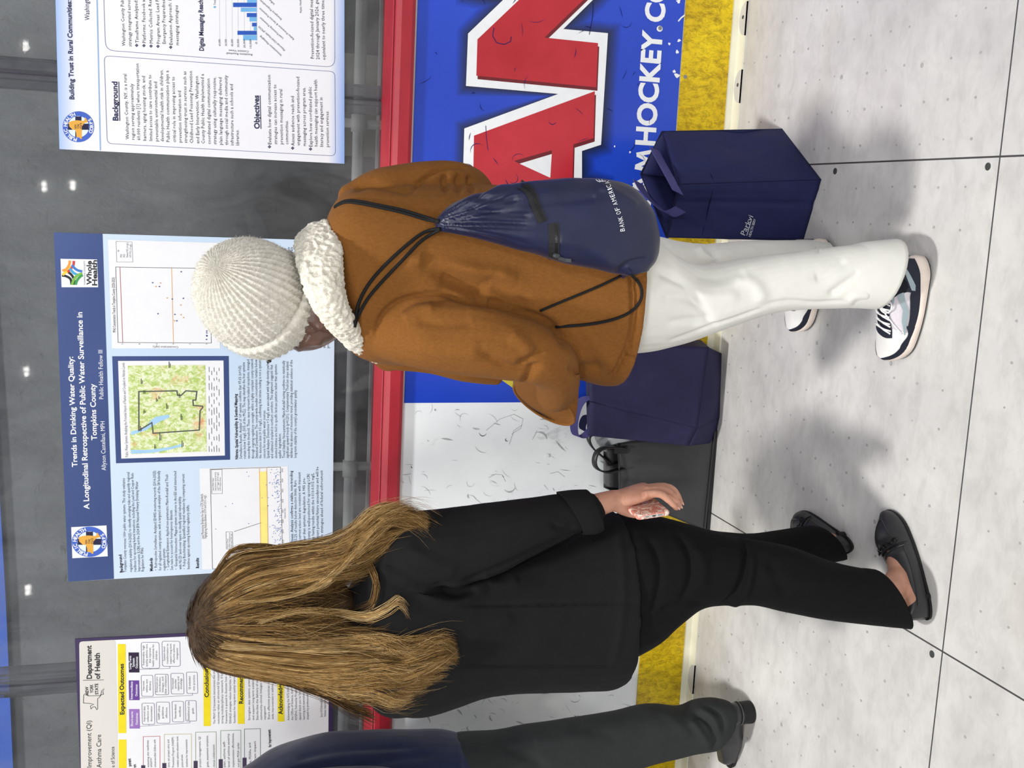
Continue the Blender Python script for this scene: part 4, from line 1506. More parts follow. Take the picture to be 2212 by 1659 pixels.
panel(bd, SL_b, BL, TL, SL_t, 18, .006, 9, 9, .0, ((.1, .6, .9, .35, .08, -.006),))
panel(bd, BR, BRb, TRb, TR, 10, .004, 9, 3)
panel(bd, BLf, BRf, BR, BL, 12, .0, 9, 3, .014)
panel(bd, SLf, BLf, BL, SL_b, 8, .002, 9, 3)
panel(bd, BRb, SL_b + Vector((.01, .02, 0)), SL_t + Vector((.01, .012, 0)), TRb, 10, .002, 9, 3)
tb2 = solid(obj('bag_body', bd, M_TOTE2, t2, True), .0016)
hem = MB()
for p, q in ((BR, BL), (BL, SL_b), (TL, BL)):
    hem.tube([p + (q - p) * k / 8 for k in range(9)], .0013, 6)
obj('edge_piping', hem, M_TOTE2, t2)
for pts, wv_ in (([(1285, 858, 3.05), (1262, 862, 3.07), (1248, 880, 3.075), (1240, 915, 3.075), (1244, 940, 3.07), (1262, 942, 3.07), (1280, 925, 3.07)], (.004, .003, .012)),
                 ([(1300, 905, 3.13), (1268, 900, 3.135), (1258, 925, 3.14), (1275, 936, 3.135)], (.004, .003, .011))):
    b = MB()
    ribbon(b, smooth_path([W(*p) for p in pts], 6), Vector(wv_), .0016)
    obj('strap', b, M_STRAP if wv_[2] > .0115 else M_TOTE_IN, t2)

# ---- black leather tote
t = NT('black_leather')
t.base(t.ramp(t.noise(9, 4), [(0.3, rgb(46, 47, 49)), (0.7, rgb(60, 61, 63))]))
t.bump(t.noise(420, 3, .6), .25, .0012)
M_LEATHER = t.set(.36, .5)
M_LEATHER_D = plain('black_leather_trim', rgb(22, 22, 24), .4, .5, .1, 60, bump=.15, bscale=300)
t3 = thing('leather_bag', 'black leather tote bag standing against the boards behind the held phone', 'handbag', tuple(FL(1540, 1040)))
lTR, lTL = W(1334, 958, 3.118), W(1337, 1068, 3.115)
lBR, lBL = W(1546, 930, 3.100), W(1524, 1146, 3.098)
lb = [p + Vector((0, .050, 0)) for p in (lTR, lTL, lBR, lBL)]
lbTL, lbTR = W(1304, 1052, 3.145), W(1304, 968, 3.145)
lm = W(1331, 1015, 3.09)
bd = MB()
panel(bd, lBL, lBR, lTR, lTL, 28, .008, 6, 3, .012, ((.35, .95, .55, .2, .05, -.007), (.75, .1, .6, .8, .07, .005)))
panel(bd, lBR, lb[2], lbTR, lTR, 12, .003, 6, 2, -.006)
panel(bd, lb[3], lBL, lTL, lbTL, 12, .003, 6, 2, -.008)
panel(bd, lb[2], lb[3], lbTL, lbTR, 10, .002, 6, 2)
obj('bag_body', bd, M_LEATHER, t3, True)
solid(t3.children[0], .003)
base = MB()
z0 = 0.001
base.prism([Vector((lBL.x, lBL.y - .003, z0)), Vector((lBR.x, lBR.y - .003, z0)), Vector((lb[2].x, lb[2].y, z0)), Vector((lb[3].x, lb[3].y, z0))], (0, 0, max(lBR.z, .012)))
obj('base', base, M_LEATHER_D, t3)
b = MB()
b.tube([lTL.lerp(lTR, k / 8) + Vector((0, -.004 - .010 * math.sin(math.pi * k / 8), .002)) for k in range(9)], .0028, 8)
obj('edge_piping', b, M_LEATHER_D, t3)
b = MB()
b.tube([lBL.lerp(lBR, k / 8) + Vector((0, -.006, .006)) for k in range(9)], .003, 8)
obj('edge_piping', b, M_LEATHER_D, t3)
for pts, w_ in (([(1350, 968, 3.106), (1330, 966, 3.106), (1303, 968, 3.108), (1288, 980, 3.11), (1284, 1000, 3.112), (1292, 1014, 3.112), (1312, 1020, 3.11), (1332, 1016, 3.108), (1348, 1012, 3.106)], (.0, .010, .003)),
                ([(1318, 1000, 3.14), (1300, 985, 3.142), (1281, 968, 3.142), (1272, 952, 3.142), (1273, 940, 3.142), (1285, 935, 3.142)], (.004, .008, .003))):
    b = MB()
    ribbon(b, smooth_path([W(*p) for p in pts], 6), Vector(w_), .005)
    obj('handle', b, M_LEATHER_D, t3, True)
b = MB()
b.box((lTR.x - .03, lTR.y - .012, lTR.z - .03), (lTR.x - .008, lTR.y - .004, lTR.z + .012))
obj('handle_tab', b, M_LEATHER_D, t3)

# ------------------------------------------------------------------ people
t = NT('skin')
t.base(t.ramp(t.noise(28, 4), [(0.3, rgb(178, 128, 106)), (0.7, rgb(198, 148, 126))]))
t.bump(t.noise(260, 3), .12, .001)
t.b.inputs['Subsurface Weight'].default_value = 0.12
t.b.inputs['Subsurface Radius'].default_value = (.012, .005, .003)
SKIN = t.set(.5, .35)


def head_shape(mb, c, face, s=1.0):
    """skull, jaw, nose, lips, brow and ears; face is the direction looked at"""
    f = Vector(face).normalized()
    u = Vector((0, 0, 1))
    u = (u - f * u.dot(f)).normalized()
    r = f.cross(u)
    ax = (r, f, u)
    c = Vector(c)
    mb.ball(c + u * .025 * s, (.073 * s, .090 * s, .088 * s), 22, 14, ax)
    mb.ball(c + f * .030 * s - u * .045 * s, (.054 * s, .056 * s, .062 * s), 18, 10, ax)
    mb.ball(c + f * .066 * s - u * .088 * s, (.020 * s, .018 * s, .017 * s), 12, 8, ax)
    mb.tube([c + f * .082 * s + u * .012 * s, c + f * .098 * s - u * .012 * s, c + f * .106 * s - u * .030 * s], [.008 * s, .010 * s, .0125 * s], 10)
    for k in (-1, 1):
        mb.ball(c + f * .095 * s - u * .031 * s + r * .011 * k * s, (.008 * s, .008 * s, .007 * s), 10, 6, ax)
        mb.ball(c + r * .074 * k * s - f * .004 * s - u * .008 * s, (.007 * s, .017 * s, .030 * s), 10, 8, ax)
        mb.tube([c + f * .078 * s + u * .030 * s + r * .012 * k * s, c + f * .070 * s + u * .034 * s + r * .042 * k * s], [.009 * s, .007 * s], 8)
        mb.ball(c + f * .062 * s - u * .022 * s + r * .040 * k * s, (.018 * s, .016 * s, .016 * s), 10, 8, ax)
    mb.tube([c + f * .083 * s - u * .056 * s - r * .020 * s, c + f * .092 * s - u * .055 * s, c + f * .083 * s - u * .056 * s + r * .020 * s], [.005 * s, .007 * s, .005 * s], 8)
    mb.tube([c + f * .082 * s - u * .067 * s - r * .017 * s, c + f * .089 * s - u * .067 * s, c + f * .082 * s - u * .067 * s + r * .017 * s], [.005 * s, .0075 * s, .005 * s], 8)


def eyes(parent, c, face, s=1.0):
    f = Vector(face).normalized()
    u = Vector((0, 0, 1)); u = (u - f * u.dot(f)).normalized()
    r = f.cross(u)
    for k in (-1, 1):
        e = Vector(c) + f * .069 * s + u * .012 * s + r * .031 * k * s
        o = obj('eye', MB().ball(e, .0115 * s, 12, 8), plain('eye_white', rgb(232, 230, 226), .3, .5), parent, True)
        obj('iris', MB().ball(e + f * .0075 * s, .0056 * s, 10, 6), plain('iris_brown', rgb(70, 46, 30), .2, .5), o, True)


def simple_hand(mb, wr, d, n, side):
    """relaxed hand: palm, four curled fingers of unequal length, thumb off the side of the palm"""
    d = Vector(d).normalized()
    n = Vector(n)
    n = (n - d * n.dot(d)).normalized()
    a = d.cross(n) * side
    wr = Vector(wr)
    ringp = lambda p, w, th: [p + a * (w * math.cos(q)) + n * (th * math.sin(q)) for q in [2 * math.pi * i / 16 for i in range(16)]]
    mb.loft([ringp(wr, .024, .018), ringp(wr + d * .03, .034, .016), ringp(wr + d * .065, .040, .014), ringp(wr + d * .085, .038, .012)])
    for i, (L, off) in enumerate(((.064, .030), (.074, .010), (.070, -.010), (.055, -.029))):
        p0 = wr + d * (.078 - .004 * abs(i - 1)) + a * off
        p1 = p0 + (d * .93 - n * .35) * L * .48
        p2 = p1 + (d * .62 - n * .78) * L * .32
        p3 = p2 + (d * .25 - n * .97) * L * .26
        mb.tube([p0, p1, p2, p3], [.0090, .0085, .0078, .0064], 10)
        mb.ball(p3, .0064, 10, 6)
    q0 = wr + d * .028 + a * .026
    q1 = q0 + d * .026 + a * .024 - n * .010
    q2 = q1 + d * .028 + a * .006 - n * .010
    mb.tube([q0, q1, q2], [.0125, .0105, .0085], 10)
    mb.ball(q2, .0085, 10, 6)


def torso_core(mb, neck, pelvis, ax, hw=.15, hd=.085):
    neck, pelvis = Vector(neck), Vector(pelvis)
    ax = Vector(ax).normalized()
    d = (pelvis - neck)
    dn = d.normalized()
    b = ax.cross(dn)
    rows = ((-.02, .045, .048), (.07, .058, .05), (.13, .85 * hw, .06), (.22, hw, hd), (.4, hw * .96, hd * 1.05), (.62, hw * .8, hd * .92), (.85, hw * .98, hd * 1.05), (1.0, hw * 1.05, hd * 1.15), (1.12, hw * .8, hd))
    mb.loft(smooth_rings([[neck + d * k + ax * (w * math.cos(q)) + b * (e * math.sin(q)) for q in [2 * math.pi * i / 24 for i in range(24)]] for k, w, e in rows], 3))


def chain(mb, pts, rad, n=14, sub=4):
    mb.tube(pts, rad, n, True, sub)
    for p, r in ((pts[0], rad[0]), (pts[-1], rad[-1])):
        mb.ball(p, r * .98, 12, 8)


def foot(mb, ank, heel, toe, k=1.0):
    ank, heel, toe = map(Vector, (ank, heel, toe))
    d = toe - heel
    up = Vector((0, 0, 1))
    chain(mb, [heel + d * .16 + up * .036, heel + d * .42 + up * .036, heel + d * .66 + up * .024, heel + d * .84 + up * .019], [.026 * k, .026 * k, .019 * k, .011 * k])
    chain(mb, [ank, ank.lerp(heel + d * .30 + up * .05, .6), heel + d * .40 + up * .040], [.034 * k, .034 * k, .027 * k], sub=2)


def shoe_frame(H, T):
    H, T = Vector(H), Vector(T)
    H.z = T.z = 0
    d = (T - H)
    L = d.length
    d.normalize()
    return H, d, Vector((-d.y, d.x, 0)), L


def sole_outline(H, d, s, L, wid, n=48, grow=0.0, inner=1):
    """foot-shaped outline; inner = side (+1/-1 along s) of the big toe"""
    out = []
    for i in range(n):
        a = 2 * math.pi * i / n
        t = .5 - .5 * math.cos(a)
        sg = 1 if math.sin(a) >= 0 else -1
        w = half_width(t, wid)
        shift = inner * wid * (.10 * max(0, t - .45) - .05 * math.sin(math.pi * t))
        out.append(H + d * (t * L + grow * (-math.cos(a))) + s * (sg * (w + grow) + shift))
    return out


def half_width(t, wid):
    x = max(0.0, min(1.0, t))
    e = min(1, math.sqrt(max(0, 1 - ((.16 - x) / .16) ** 2)) if x < .16 else 1) * (math.sqrt(max(0, 1 - ((x - .74) / .26) ** 2)) if x > .74 else 1)
    return wid * e * (.36 + .14 * math.sin(math.pi * (x - .30) / .9) + .04 * x)


# =================================================================== person with the long fair hair
pa = thing('person', 'person with long fair hair in a black jacket striding right, pink phone in hand', 'person', tuple(FL(1900, 1230)), 'visitors looking at the posters')
BLACKCLOTH = cloth_mat('black_suiting', rgb(21, 21, 22), .87, 800, .25, .0, .18, .1, .10, 14)
BLACKTROUS = cloth_mat('black_trousering', rgb(14, 14, 15), .88, 800, .2, .0, .15, .1, .10, 14)
jk = MB()
jk.loft(smooth_rings([pairring(*r, n=40, p=2.3) for r in (
    ((738, 1385), (738, 1285), 2.205, .056), ((760, 1400), (760, 1270), 2.20, .064), ((778, 1460), (778, 1225), 2.205, .075), ((800, 1512), (800, 1182), 2.215, .095), ((835, 1530), (830, 1160), 2.225, .112), ((885, 1540), (885, 1158), 2.23, .120),
    ((950, 1526), (950, 1190), 2.23, .120), ((1050, 1494), (1050, 1195), 2.225, .113), ((1150, 1487), (1150, 1178), 2.22, .118), ((1250, 1485), (1250, 1140), 2.215, .128),
    ((1300, 1481), (1305, 1116), 2.21, .136), ((1330, 1466), (1335, 1108), 2.21, .140))], 4))
AR = ((838, 1188, 2.20, 66), (890, 1190, 2.175, 80), (945, 1188, 2.155, 82), (1000, 1178, 2.14, 79), (1060, 1164, 2.125, 74), (1120, 1146, 2.11, 64), (1180, 1126, 2.105, 53), (1232, 1110, 2.105, 44), (1268, 1104, 2.105, 40))
arm(jk, AR)
arm(jk, ((850, 1490, 2.23, 56), (930, 1482, 2.28, 52), (1030, 1456, 2.33, 48), (1110, 1440, 2.36, 46), (1085, 1400, 2.45, 40), (1060, 1360, 2.50, 36)))


def disp_a(co, no):
    d = noise_disp(co, .0032, 9, 2, (1, 1, .45), 3) + noise_disp(co, .0012, 34, 1, (1, 1, .5), 9)
    return d + carve(co, no, [
        ([(985, 1308), (1100, 1306), (1240, 1304), (1376, 1303)], 3, -.0035), ([(985, 1437), (1100, 1440), (1250, 1440), (1346, 1441)], 3, -.004),
        ([(1336, 1140), (1345, 1220), (1346, 1300), (1336, 1390), (1318, 1450)], 9, .0022), ([(1000, 1258), (1060, 1238), (1150, 1198), (1250, 1152)], 8, -.007),
        ([(830, 1225), (870, 1248), (930, 1272), (985, 1262)], 7, -.007), ([(900, 1278), (960, 1300), (1010, 1290), (1050, 1262)], 14, .007), ([(940, 1262), (985, 1285), (1030, 1275)], 9, -.005),
        ([(880, 1180), (930, 1215), (990, 1235)], 16, .004), ([(1040, 1250), (1080, 1262), (1120, 1250)], 14, .004), ([(1000, 1380), (1050, 1360), (1110, 1330)], 18, .003),
        ([(870, 1400), (930, 1420), (1000, 1430)], 18, .004), ([(1190, 1130), (1215, 1145), (1240, 1140)], 6, -.003)], 1.7)


jacket = fuse('jacket', jk, .0042, 6, BLACKCLOTH, pa, disp_a)
cf = MB()
ro = smooth_rings([pairring(*r) for r in (((1256, 1153), (1207, 1064), 2.103, .046), ((1280, 1152), (1240, 1060), 2.10, .046), ((1297, 1145), (1270, 1059), 2.10, .044))], 4)
ri = [[c_ + (p - c_) * .90 for p in r] for r in ro for c_ in [sum(r, Vector()) / len(r)]]
cf.loft(ro + [[p.lerp(q, .5) + (ro[-1][0] - ro[-2][0]) * .2 for p, q in zip(ro[-1], ri[-1])]] + ri[::-1] + [ro[0]], False)
obj('cuff', cf, BLACKCLOTH, jacket, True)

tr = MB()
limb(tr, (((1290, 1440), (1295, 1125), 2.205, .11), ((1345, 1415), (1350, 1112), 2.20, .122), ((1400, 1383), (1405, 1116), 2.19, .122), ((1450, 1338), (1460, 1126), 2.17, .112), ((1505, 1308), (1520, 1143), 2.145, .094), ((1580, 1303), (1590, 1162), 2.115, .078),
          ((1630, 1304), (1640, 1170), 2.09, .070), ((1700, 1321), (1715, 1183), 2.07, .068), ((1790, 1337), (1805, 1218), 2.055, .064), ((1870, 1347), (1870, 1231), 2.045, .062), ((1910, 1350), (1885, 1232), 2.04, .060), ((1938, 1352), (1898, 1238), 2.037, .056)))
limb(tr, (((1400, 1300), (1400, 1130), 2.26, .10), ((1480, 1270), (1485, 1140), 2.29, .085), ((1560, 1250), (1570, 1152), 2.33, .074), ((1640, 1240), (1640, 1155), 2.36, .068), ((1710, 1232), (1705, 1147), 2.375, .062), ((1765, 1216), (1762, 1140), 2.375, .060), ((1817, 1206), (1788, 1146), 2.37, .055)))


def disp_at(co, no):
    d = noise_disp(co, .0030, 10, 2, (1, 1, .5), 21)
    return d + carve(co, no, [
        ([(1560, 1305), (1585, 1290), (1605, 1250), (1612, 1200), (1600, 1170)], 7, -.006), ([(1575, 1308), (1606, 1290), (1622, 1240), (1622, 1190)], 8, .005), ([(1400, 1160), (1425, 1220), (1420, 1290), (1405, 1320)], 9, -.005),
        ([(1460, 1150), (1490, 1200), (1490, 1260), (1470, 1300)], 9, -.005), ([(1425, 1320), (1470, 1305), (1520, 1303)], 5, -.004), ([(1500, 1180), (1520, 1220), (1515, 1270)], 12, .004), ([(1660, 1210), (1680, 1250), (1700, 1290)], 14, -.004), ([(1640, 1230), (1700, 1250), (1780, 1262)], 18, .003)], 1.7)


trousers = fuse('trousers', tr, .0042, 4, BLACKTROUS, pa, disp_at)

hm_ = MB()
q_ = smooth_rings([pairring(*r) for r in (((1858, 1343), (1850, 1231), 2.048, .0595), ((1900, 1349.5), (1872, 1230.5), 2.043, .0625), ((1926, 1352), (1886, 1231.5), 2.04, .0625), ((1953, 1355), (1900, 1233.5), 2.036, .062))], 3)
qi = [[c_ + (p - c_) * .95 for p in r] for r in q_ for c_ in [sum(r, Vector()) / len(r)]]
hm_.loft(q_ + qi[::-1] + [q_[0]], False)
obj('hem', hm_, BLACKTROUS, trousers, True)
# body
HA = W(552, 1318, 2.225)
ab = MB()
head_shape(ab, HA, (.35, .93, .05))
nk = W(700, 1335, 2.225)
torso_core(ab, nk, W(1340, 1290, 2.215), (1, .1, 0), .115, .072)
chain(ab, [W(840, 1190, 2.2), W(1000, 1178, 2.14), W(1100, 1150, 2.112), W(1200, 1118, 2.105), W(1262, 1101, 2.105), W(1300, 1088, 2.103), W(1330, 1079, 2.10)], [.045, .042, .038, .034, .0285, .0245, .022])
chain(ab, [W(850, 1490, 2.23), W(1030, 1456, 2.33), W(1110, 1440, 2.36), W(1060, 1360, 2.50), W(1050, 1330, 2.53)], [.042, .038, .034, .028, .022])
simple_hand(ab, W(1050, 1330, 2.53), (.5, .5, .1), (0, .2, 1), 1)
# right hand closed over the phone
PU = Vector((.08, .996, .0)).normalized()                  # long edge of the phone, away from the visitors
PD = (W(1453, 1107, 2.03) - W(1372, 1119, 2.03)).normalized()   # downward short edge
PU = (PU - PD * PU.dot(PD)).normalized()
PN = PD.cross(PU)                                          # outward over the patterned back
if PN.x < 0:
    PN = -PN
PE = W(1412.5, 1114, 2.03)
pal = []
for (x, y, yw, wd, th) in ((1318, 1082, 2.10, .023, .018), (1345, 1076, 2.10, .030, .018), (1372, 1068, 2.10, .036, .016), (1396, 1060, 2.10, .037, .0135), (1404, 1058, 2.10, .035, .011)):
    c = W(x, y, yw)
    pal.append([c + PU * (wd * math.cos(q)) + PN * (th * math.sin(q)) for q in [2 * math.pi * i / 18 for i in range(18)]])
ab.loft(smooth_rings(pal, 3))
NAILS = []
for pts, rad in ((((1392, 1068, 2.066), (1424, 1067, 2.060), (1444, 1080, 2.056), (1461, 1098, 2.050)), .0081), (((1398, 1060, 2.086), (1436, 1059, 2.080), (1455, 1074, 2.076), (1467, 1094, 2.070)), .0086),
                 (((1402, 1056, 2.106), (1442, 1053, 2.104), (1460, 1066, 2.100), (1470, 1086, 2.094)), .0088), (((1400, 1054, 2.127), (1436, 1051, 2.128), (1454, 1062, 2.126), (1464, 1080, 2.120)), .0084)):
    P = [W(*p) for p in pts]
    ab.tube(P, [rad * 1.12, rad * 1.05, rad * .96, rad * .78], 12, True, 3)
    ab.ball(P[-1], rad * .78, 10, 6)
    ab.ball(P[1], rad * 1.08, 10, 6)
    NAILS.append((P[-1], (P[-1] - P[-2]).normalized(), rad))
th_ = [W(1326, 1084, 2.095), W(1342, 1098, 2.09), W(1362, 1108, 2.086), W(1384, 1112, 2.09)]
ab.tube(th_, [.017, .0135, .0105, .0085], 12, True, 3)
ab.ball(th_[-1], .0085, 10, 6)
# legs and feet
AH, AT = FL(2012, 1338), FL(1920, 1102)
BH, BT = Vector((-.812, 2.325, 0)), Vector((-.826, 2.598, 0))
chain(ab, [W(1380, 1240, 2.19), W(1600, 1236, 2.10), W(1750, 1270, 2.06), W(1880, 1290, 2.06), AH.lerp(AT, .28) + Vector((0, 0, .085))], [.058, .048, .043, .035, .034])
foot(ab, AH.lerp(AT, .26) + Vector((0, 0, .10)), AH, AT)
chain(ab, [W(1390, 1200, 2.25), W(1570, 1200, 2.33), W(1700, 1190, 2.37), BH.lerp(BT, .22) + Vector((0, 0, .09))], [.055, .045, .038, .031])
foot(ab, BH.lerp(BT, .24) + Vector((0, 0, .09)), BH, BT)
bodyA = fuse('body', ab, .0036, 2, SKIN, pa, lambda co, no: carve(co, no, [([(1344, 1068), (1342, 1080), (1346, 1094)], 2, -.0012), ([(1352, 1066), (1350, 1078), (1353, 1090)], 2, -.0010), ([(1400, 1062), (1404, 1070), (1404, 1078)], 2, -.0012), ([(1408, 1062), (1412, 1070), (1412, 1076)], 2, -.0010)]))
eyes(bodyA, HA, (.35, .93, .05))
for p, d, r in NAILS:
    n_ = (d.cross(PU)).normalized()
    if n_.z > 0:
        n_ = -n_
    obj('fingernail', MB().ball(p + n_ * r * .42 + d * .002, (.0052, .0022, .0058), 10, 6, (PU, n_, d)), plain('nail_pink', rgb(222, 172, 156), .3, .5), bodyA, True)

# phone
ph = thing('phone', 'phone in a pink and cream marbled case held in the hand beside the black jacket', 'phone', tuple(PE))
t = NT('marbled_case')
w1 = t.noise(46, 5, .6, (1, 1, 1), 2.0)
t.base(t.ramp(w1, [(0.40, rgb(240, 226, 212)), (0.47, rgb(226, 190, 176)), (0.52, rgb(206, 120, 104)), (0.60, rgb(214, 138, 120)), (0.66, rgb(242, 230, 218))]))
M_CASE = t.set(.18, .5, coat=.4)


def phone_ring(o, hw, hth, r, k=5):
    pts = []
    for sx, sy, a0 in ((1, 1, 0), (-1, 1, 90), (-1, -1, 180), (1, -1, 270)):
        for i in range(k + 1):
            a = math.radians(a0 + 90 * i / k)
            pts.append(o + PD * (sx * (hw - r) + r * math.cos(a)) + PN * (sy * (hth - r) + r * math.sin(a)))
    return pts


bd = MB()
bd.loft([phone_ring(PE + PU * u, hw, ht, r) for u, hw, ht, r in ((0, .0300, .0042, .0040), (.0012, .0345, .0052, .0046), (.005, .0375, .0056, .0050), (.012, .0385, .0056, .005), (.135, .0385, .0056, .005), (.144, .0370, .0056, .005), (.149, .0300, .0045, .0042))])
obj('case', bd, M_CASE, ph, True)
b = MB()
slot = [PE - PU * .0004 + PD * (.0225 * math.copysign(abs(math.cos(a)) ** .5, math.cos(a))) + PN * (.0028 * math.copysign(abs(math.sin(a)) ** .6, math.sin(a))) for a in [2 * math.pi * i / 28 for i in range(28)]]
b.prism(slot, -PU * .0005)
obj('bottom_frame', b, plain('phone_frame', rgb(206, 204, 200), .3, .5, metal=.6), ph)
b = MB()
b.prism([PE - PU * .001 + PD * (.0045 * math.cos(a)) + PN * (.0014 * math.sin(a)) for a in [2 * math.pi * i / 16 for i in range(16)]], -PU * .0003)
obj('charging_port', b, plain('port_dark', rgb(26, 26, 28), .4, .4), ph)
b = MB()
for k in (-.018, -.0155, -.013, .010, .0125, .015, .0175):
    b.disc(PE - PU * .001 + PD * k, .0009, -PU, 8, .0003)
obj('speaker_hole', b, bpy.data.materials['port_dark'], ph)['kind'] = 'stuff'
b = MB()
b.prism([PE + PU * u + PD * v - PN * .0056 for u, v in ((.006, -.034), (.143, -.034), (.143, .034), (.006, .034))], -PN * .0006)
obj('screen', b, plain('phone_glass', rgb(12, 12, 14), .08, .6), ph)

# loafers
LOAF = NT('loafer_leather')
LOAF.base(LOAF.ramp(LOAF.noise(14, 4), [(0.3, rgb(36, 36, 38)), (0.7, rgb(52, 52, 55))]))
LOAF.bump(LOAF.noise(240, 3), .18, .001)
LOAF = LOAF.set(.38, .5)
M_SOLEB = plain('black_sole', rgb(24, 24, 25), .6, .35, .1, 80)
M_CHAIN = plain('black_chain', rgb(20, 20, 22), .12, .6, .05, 80, metal=.3)


def loafer(parent, H, T, inner, heel_h=.014, wid=.088):
    H, d, s, L = shoe_frame(H, T)
    up = Vector((0, 0, 1))
    b = MB().loft([[p + up * .001 for p in sole_outline(H, d, s, L, wid, 48, -.001, inner)], [p + up * .009 for p in sole_outline(H, d, s, L, wid, 48, .001, inner)]])
    b.loft([[H + d * (.10 * L - .34 * .10 * L * math.cos(a) * 1.9 + .02) + s * (.030 * math.sin(a)) + up * z for a in [2 * math.pi * i / 24 for i in range(24)]] for z in (.001, heel_h)])
    root = obj('shoe', MB(), None, parent)
    bpy.data.objects.remove(root)
    # upper: closed vamp over the toes, low quarters round the heel
    hs = lambda x: .050 - .012 * math.sin(math.pi * min(1, x / .6)) if x < .60 else (.040 + .012 * math.sin(math.pi * min(1, (x - .60) / .36)) - .024 * max(0, (x - .72) / .28))
    rings = []
    for k in range(27):
        x = .012 + .976 * k / 26
        w = half_width(x, wid)
        sh = inner * wid * (.10 * max(0, x - .45) - .05 * math.sin(math.pi * x))
        h = hs(x)
        base_ = heel_h * max(0, 1 - x / .5) + .006
        row = []
        for j in range(25):
            q = j / 24
            a = math.pi * q
            cx_ = math.copysign(abs(math.cos(a)) ** .75, math.cos(a))
            row.append(H + d * (x * L) + s * (w * cx_ * (1.0 - .10 * math.sin(a)) + sh) + up * (base_ + (h - base_ * .3) * abs(math.sin(a)) ** .62))
        row += [H + d * (x * L) + s * (w * -.9 + sh) + up * .005, H + d * (x * L) + s * (w * .9 + sh) + up * .005]
        rings.append(row)
    u = MB().loft(rings)
    up_o = obj('shoe', u, LOAF, parent, True)
    obj('sole', b, M_SOLEB, up_o)

    def surf(x, q, off=.0012):
        k = max(0, min(25.999, (x - .012) / .976 * 26))
        i = int(k)
        f = k - i
        jf = max(0, min(23.999, q * 24))
        j = int(jf)
        g = jf - j
        p = (rings[i][j] * (1 - g) + rings[i][j + 1] * g) * (1 - f) + (rings[i + 1][j] * (1 - g) + rings[i + 1][j + 1] * g) * f
        c0 = H + d * (x * L) + up * .015
        return p + (p - c0).normalized() * off
    m = MB().tube([surf(.60 + .31 * math.sin(math.pi * (q - .22) / .56), q, .001) for q in [.22 + .56 * i / 24 for i in range(25)]], .0016, 6)
    m.tube([surf(.60 - .0 * q, q, .0015) for q in [.12 + .76 * i / 20 for i in range(21)]], .0024, 8)
    for sg in (0, 1):
        m.tube([surf(.60 - .5 * i / 12, (.14 - .02 * i / 12) if sg == 0 else (.86 + .02 * i / 12), .001) for i in range(13)], .0018, 6)
    obj('welt_seam', m, LOAF, up_o)
    st = MB()
    ribbon(st, [surf(.655, q, .002) for q in [.06 + .88 * i / 20 for i in range(21)]], d * .008, .002)
    obj('strap', st, LOAF, up_o)
    for i in range(6):
        q = .27 + .46 * i / 5
        p0, p1 = surf(.655, q - .045, .005), surf(.655, q + .045, .005)
        c0, ax = (p0 + p1) / 2, (p1 - p0) / 2
        nn = (c0 - (H + d * (.655 * L) + up * .01)).normalized()
        ang = 0.6 if i % 2 else -.6
        bx = d * math.cos(ang) + nn * math.sin(ang)
        lk = MB().tube([c0 + ax * 1.25 * math.cos(a) + bx * .0055 * math.sin(a) for a in [2 * math.pi * j / 16 for j in range(17)]], .0017, 6, False)
        obj('chain_link', lk, M_CHAIN, up_o, True)
    return up_o


loafer(pa, AH, AT, 1)
loafer(pa, BH, BT, -1, .022)

# ---- hair
hm = MB()
hr = ((409, 1385, 1340, 2.215, .03), (414, 1400, 1318, 2.215, .055), (426, 1420, 1290, 2.22, .085), (450, 1434, 1250, 2.22, .108), (490, 1448, 1212, 2.22, .122), (540, 1458, 1196, 2.22, .126), (600, 1470, 1190, 2.22, .122),
      (650, 1474, 1196, 2.215, .108), (700, 1462, 1216, 2.205, .088), (740, 1440, 1250, 2.195, .066), (768, 1410, 1285, 2.19, .04))
hm.loft(smooth_rings([pxring(r[0], r[1] - 4, r[2] + 4, r[3], r[4], 36, 2.1) for r in hr], 4))
arm(hm, ((690, 1440, 2.155, 46), (760, 1448, 2.13, 48), (830, 1456, 2.115, 38), (890, 1440, 2.105, 30), (940, 1420, 2.10, 22), (975, 1415, 2.10, 12)))
arm(hm, ((690, 1225, 2.16, 40), (750, 1190, 2.15, 34), (800, 1150, 2.145, 24), (845, 1118, 2.14, 16), (885, 1108, 2.135, 9)))


t = NT('fair_hair')
at = t.n('ShaderNodeAttribute', attribute_name='tone')
fine = t.ramp(t.noise(120, 3, .6, (1, 1, .08)), [(0.3, (.55, .55, .55, 1)), (0.7, (1.25, 1.25, 1.25, 1))])
mul = t.n('ShaderNodeMix', data_type='RGBA', blend_type='MULTIPLY')
mul.inputs[0].default_value = 1.0
t.l(at.outputs['Color'], mul.inputs[6])
t.l(fine, mul.inputs[7])
t.base(mul.outputs[2])
HAIR = t.set(.55, .2)
TONES = [rgb(*c) for c in ((52, 38, 24), (82, 60, 34), (120, 90, 50), (156, 120, 70), (188, 152, 96), (220, 192, 142))]


def tone_at(k, v):
    """pigment: brown at the roots, gilded lengths"""
    k = max(0, min(4.99, k))
    i = int(k)
    c = [TONES[i][j] * (1 - (k - i)) + TONES[i + 1][j] * (k - i) for j in range(3)]
    r = max(0, min(1, (v - 412) / 110))
    r = r * r * (3 - 2 * r)
    root = rgb(66, 50, 36)
    return tuple(root[j] * (1 - r) + c[j] * r for j in range(3)) + (1,)


hair = fuse('hair', hm, .006, 6, HAIR, pa, lambda co, no: noise_disp(co, .004, 40, 2, (1, 1, .12), 5))


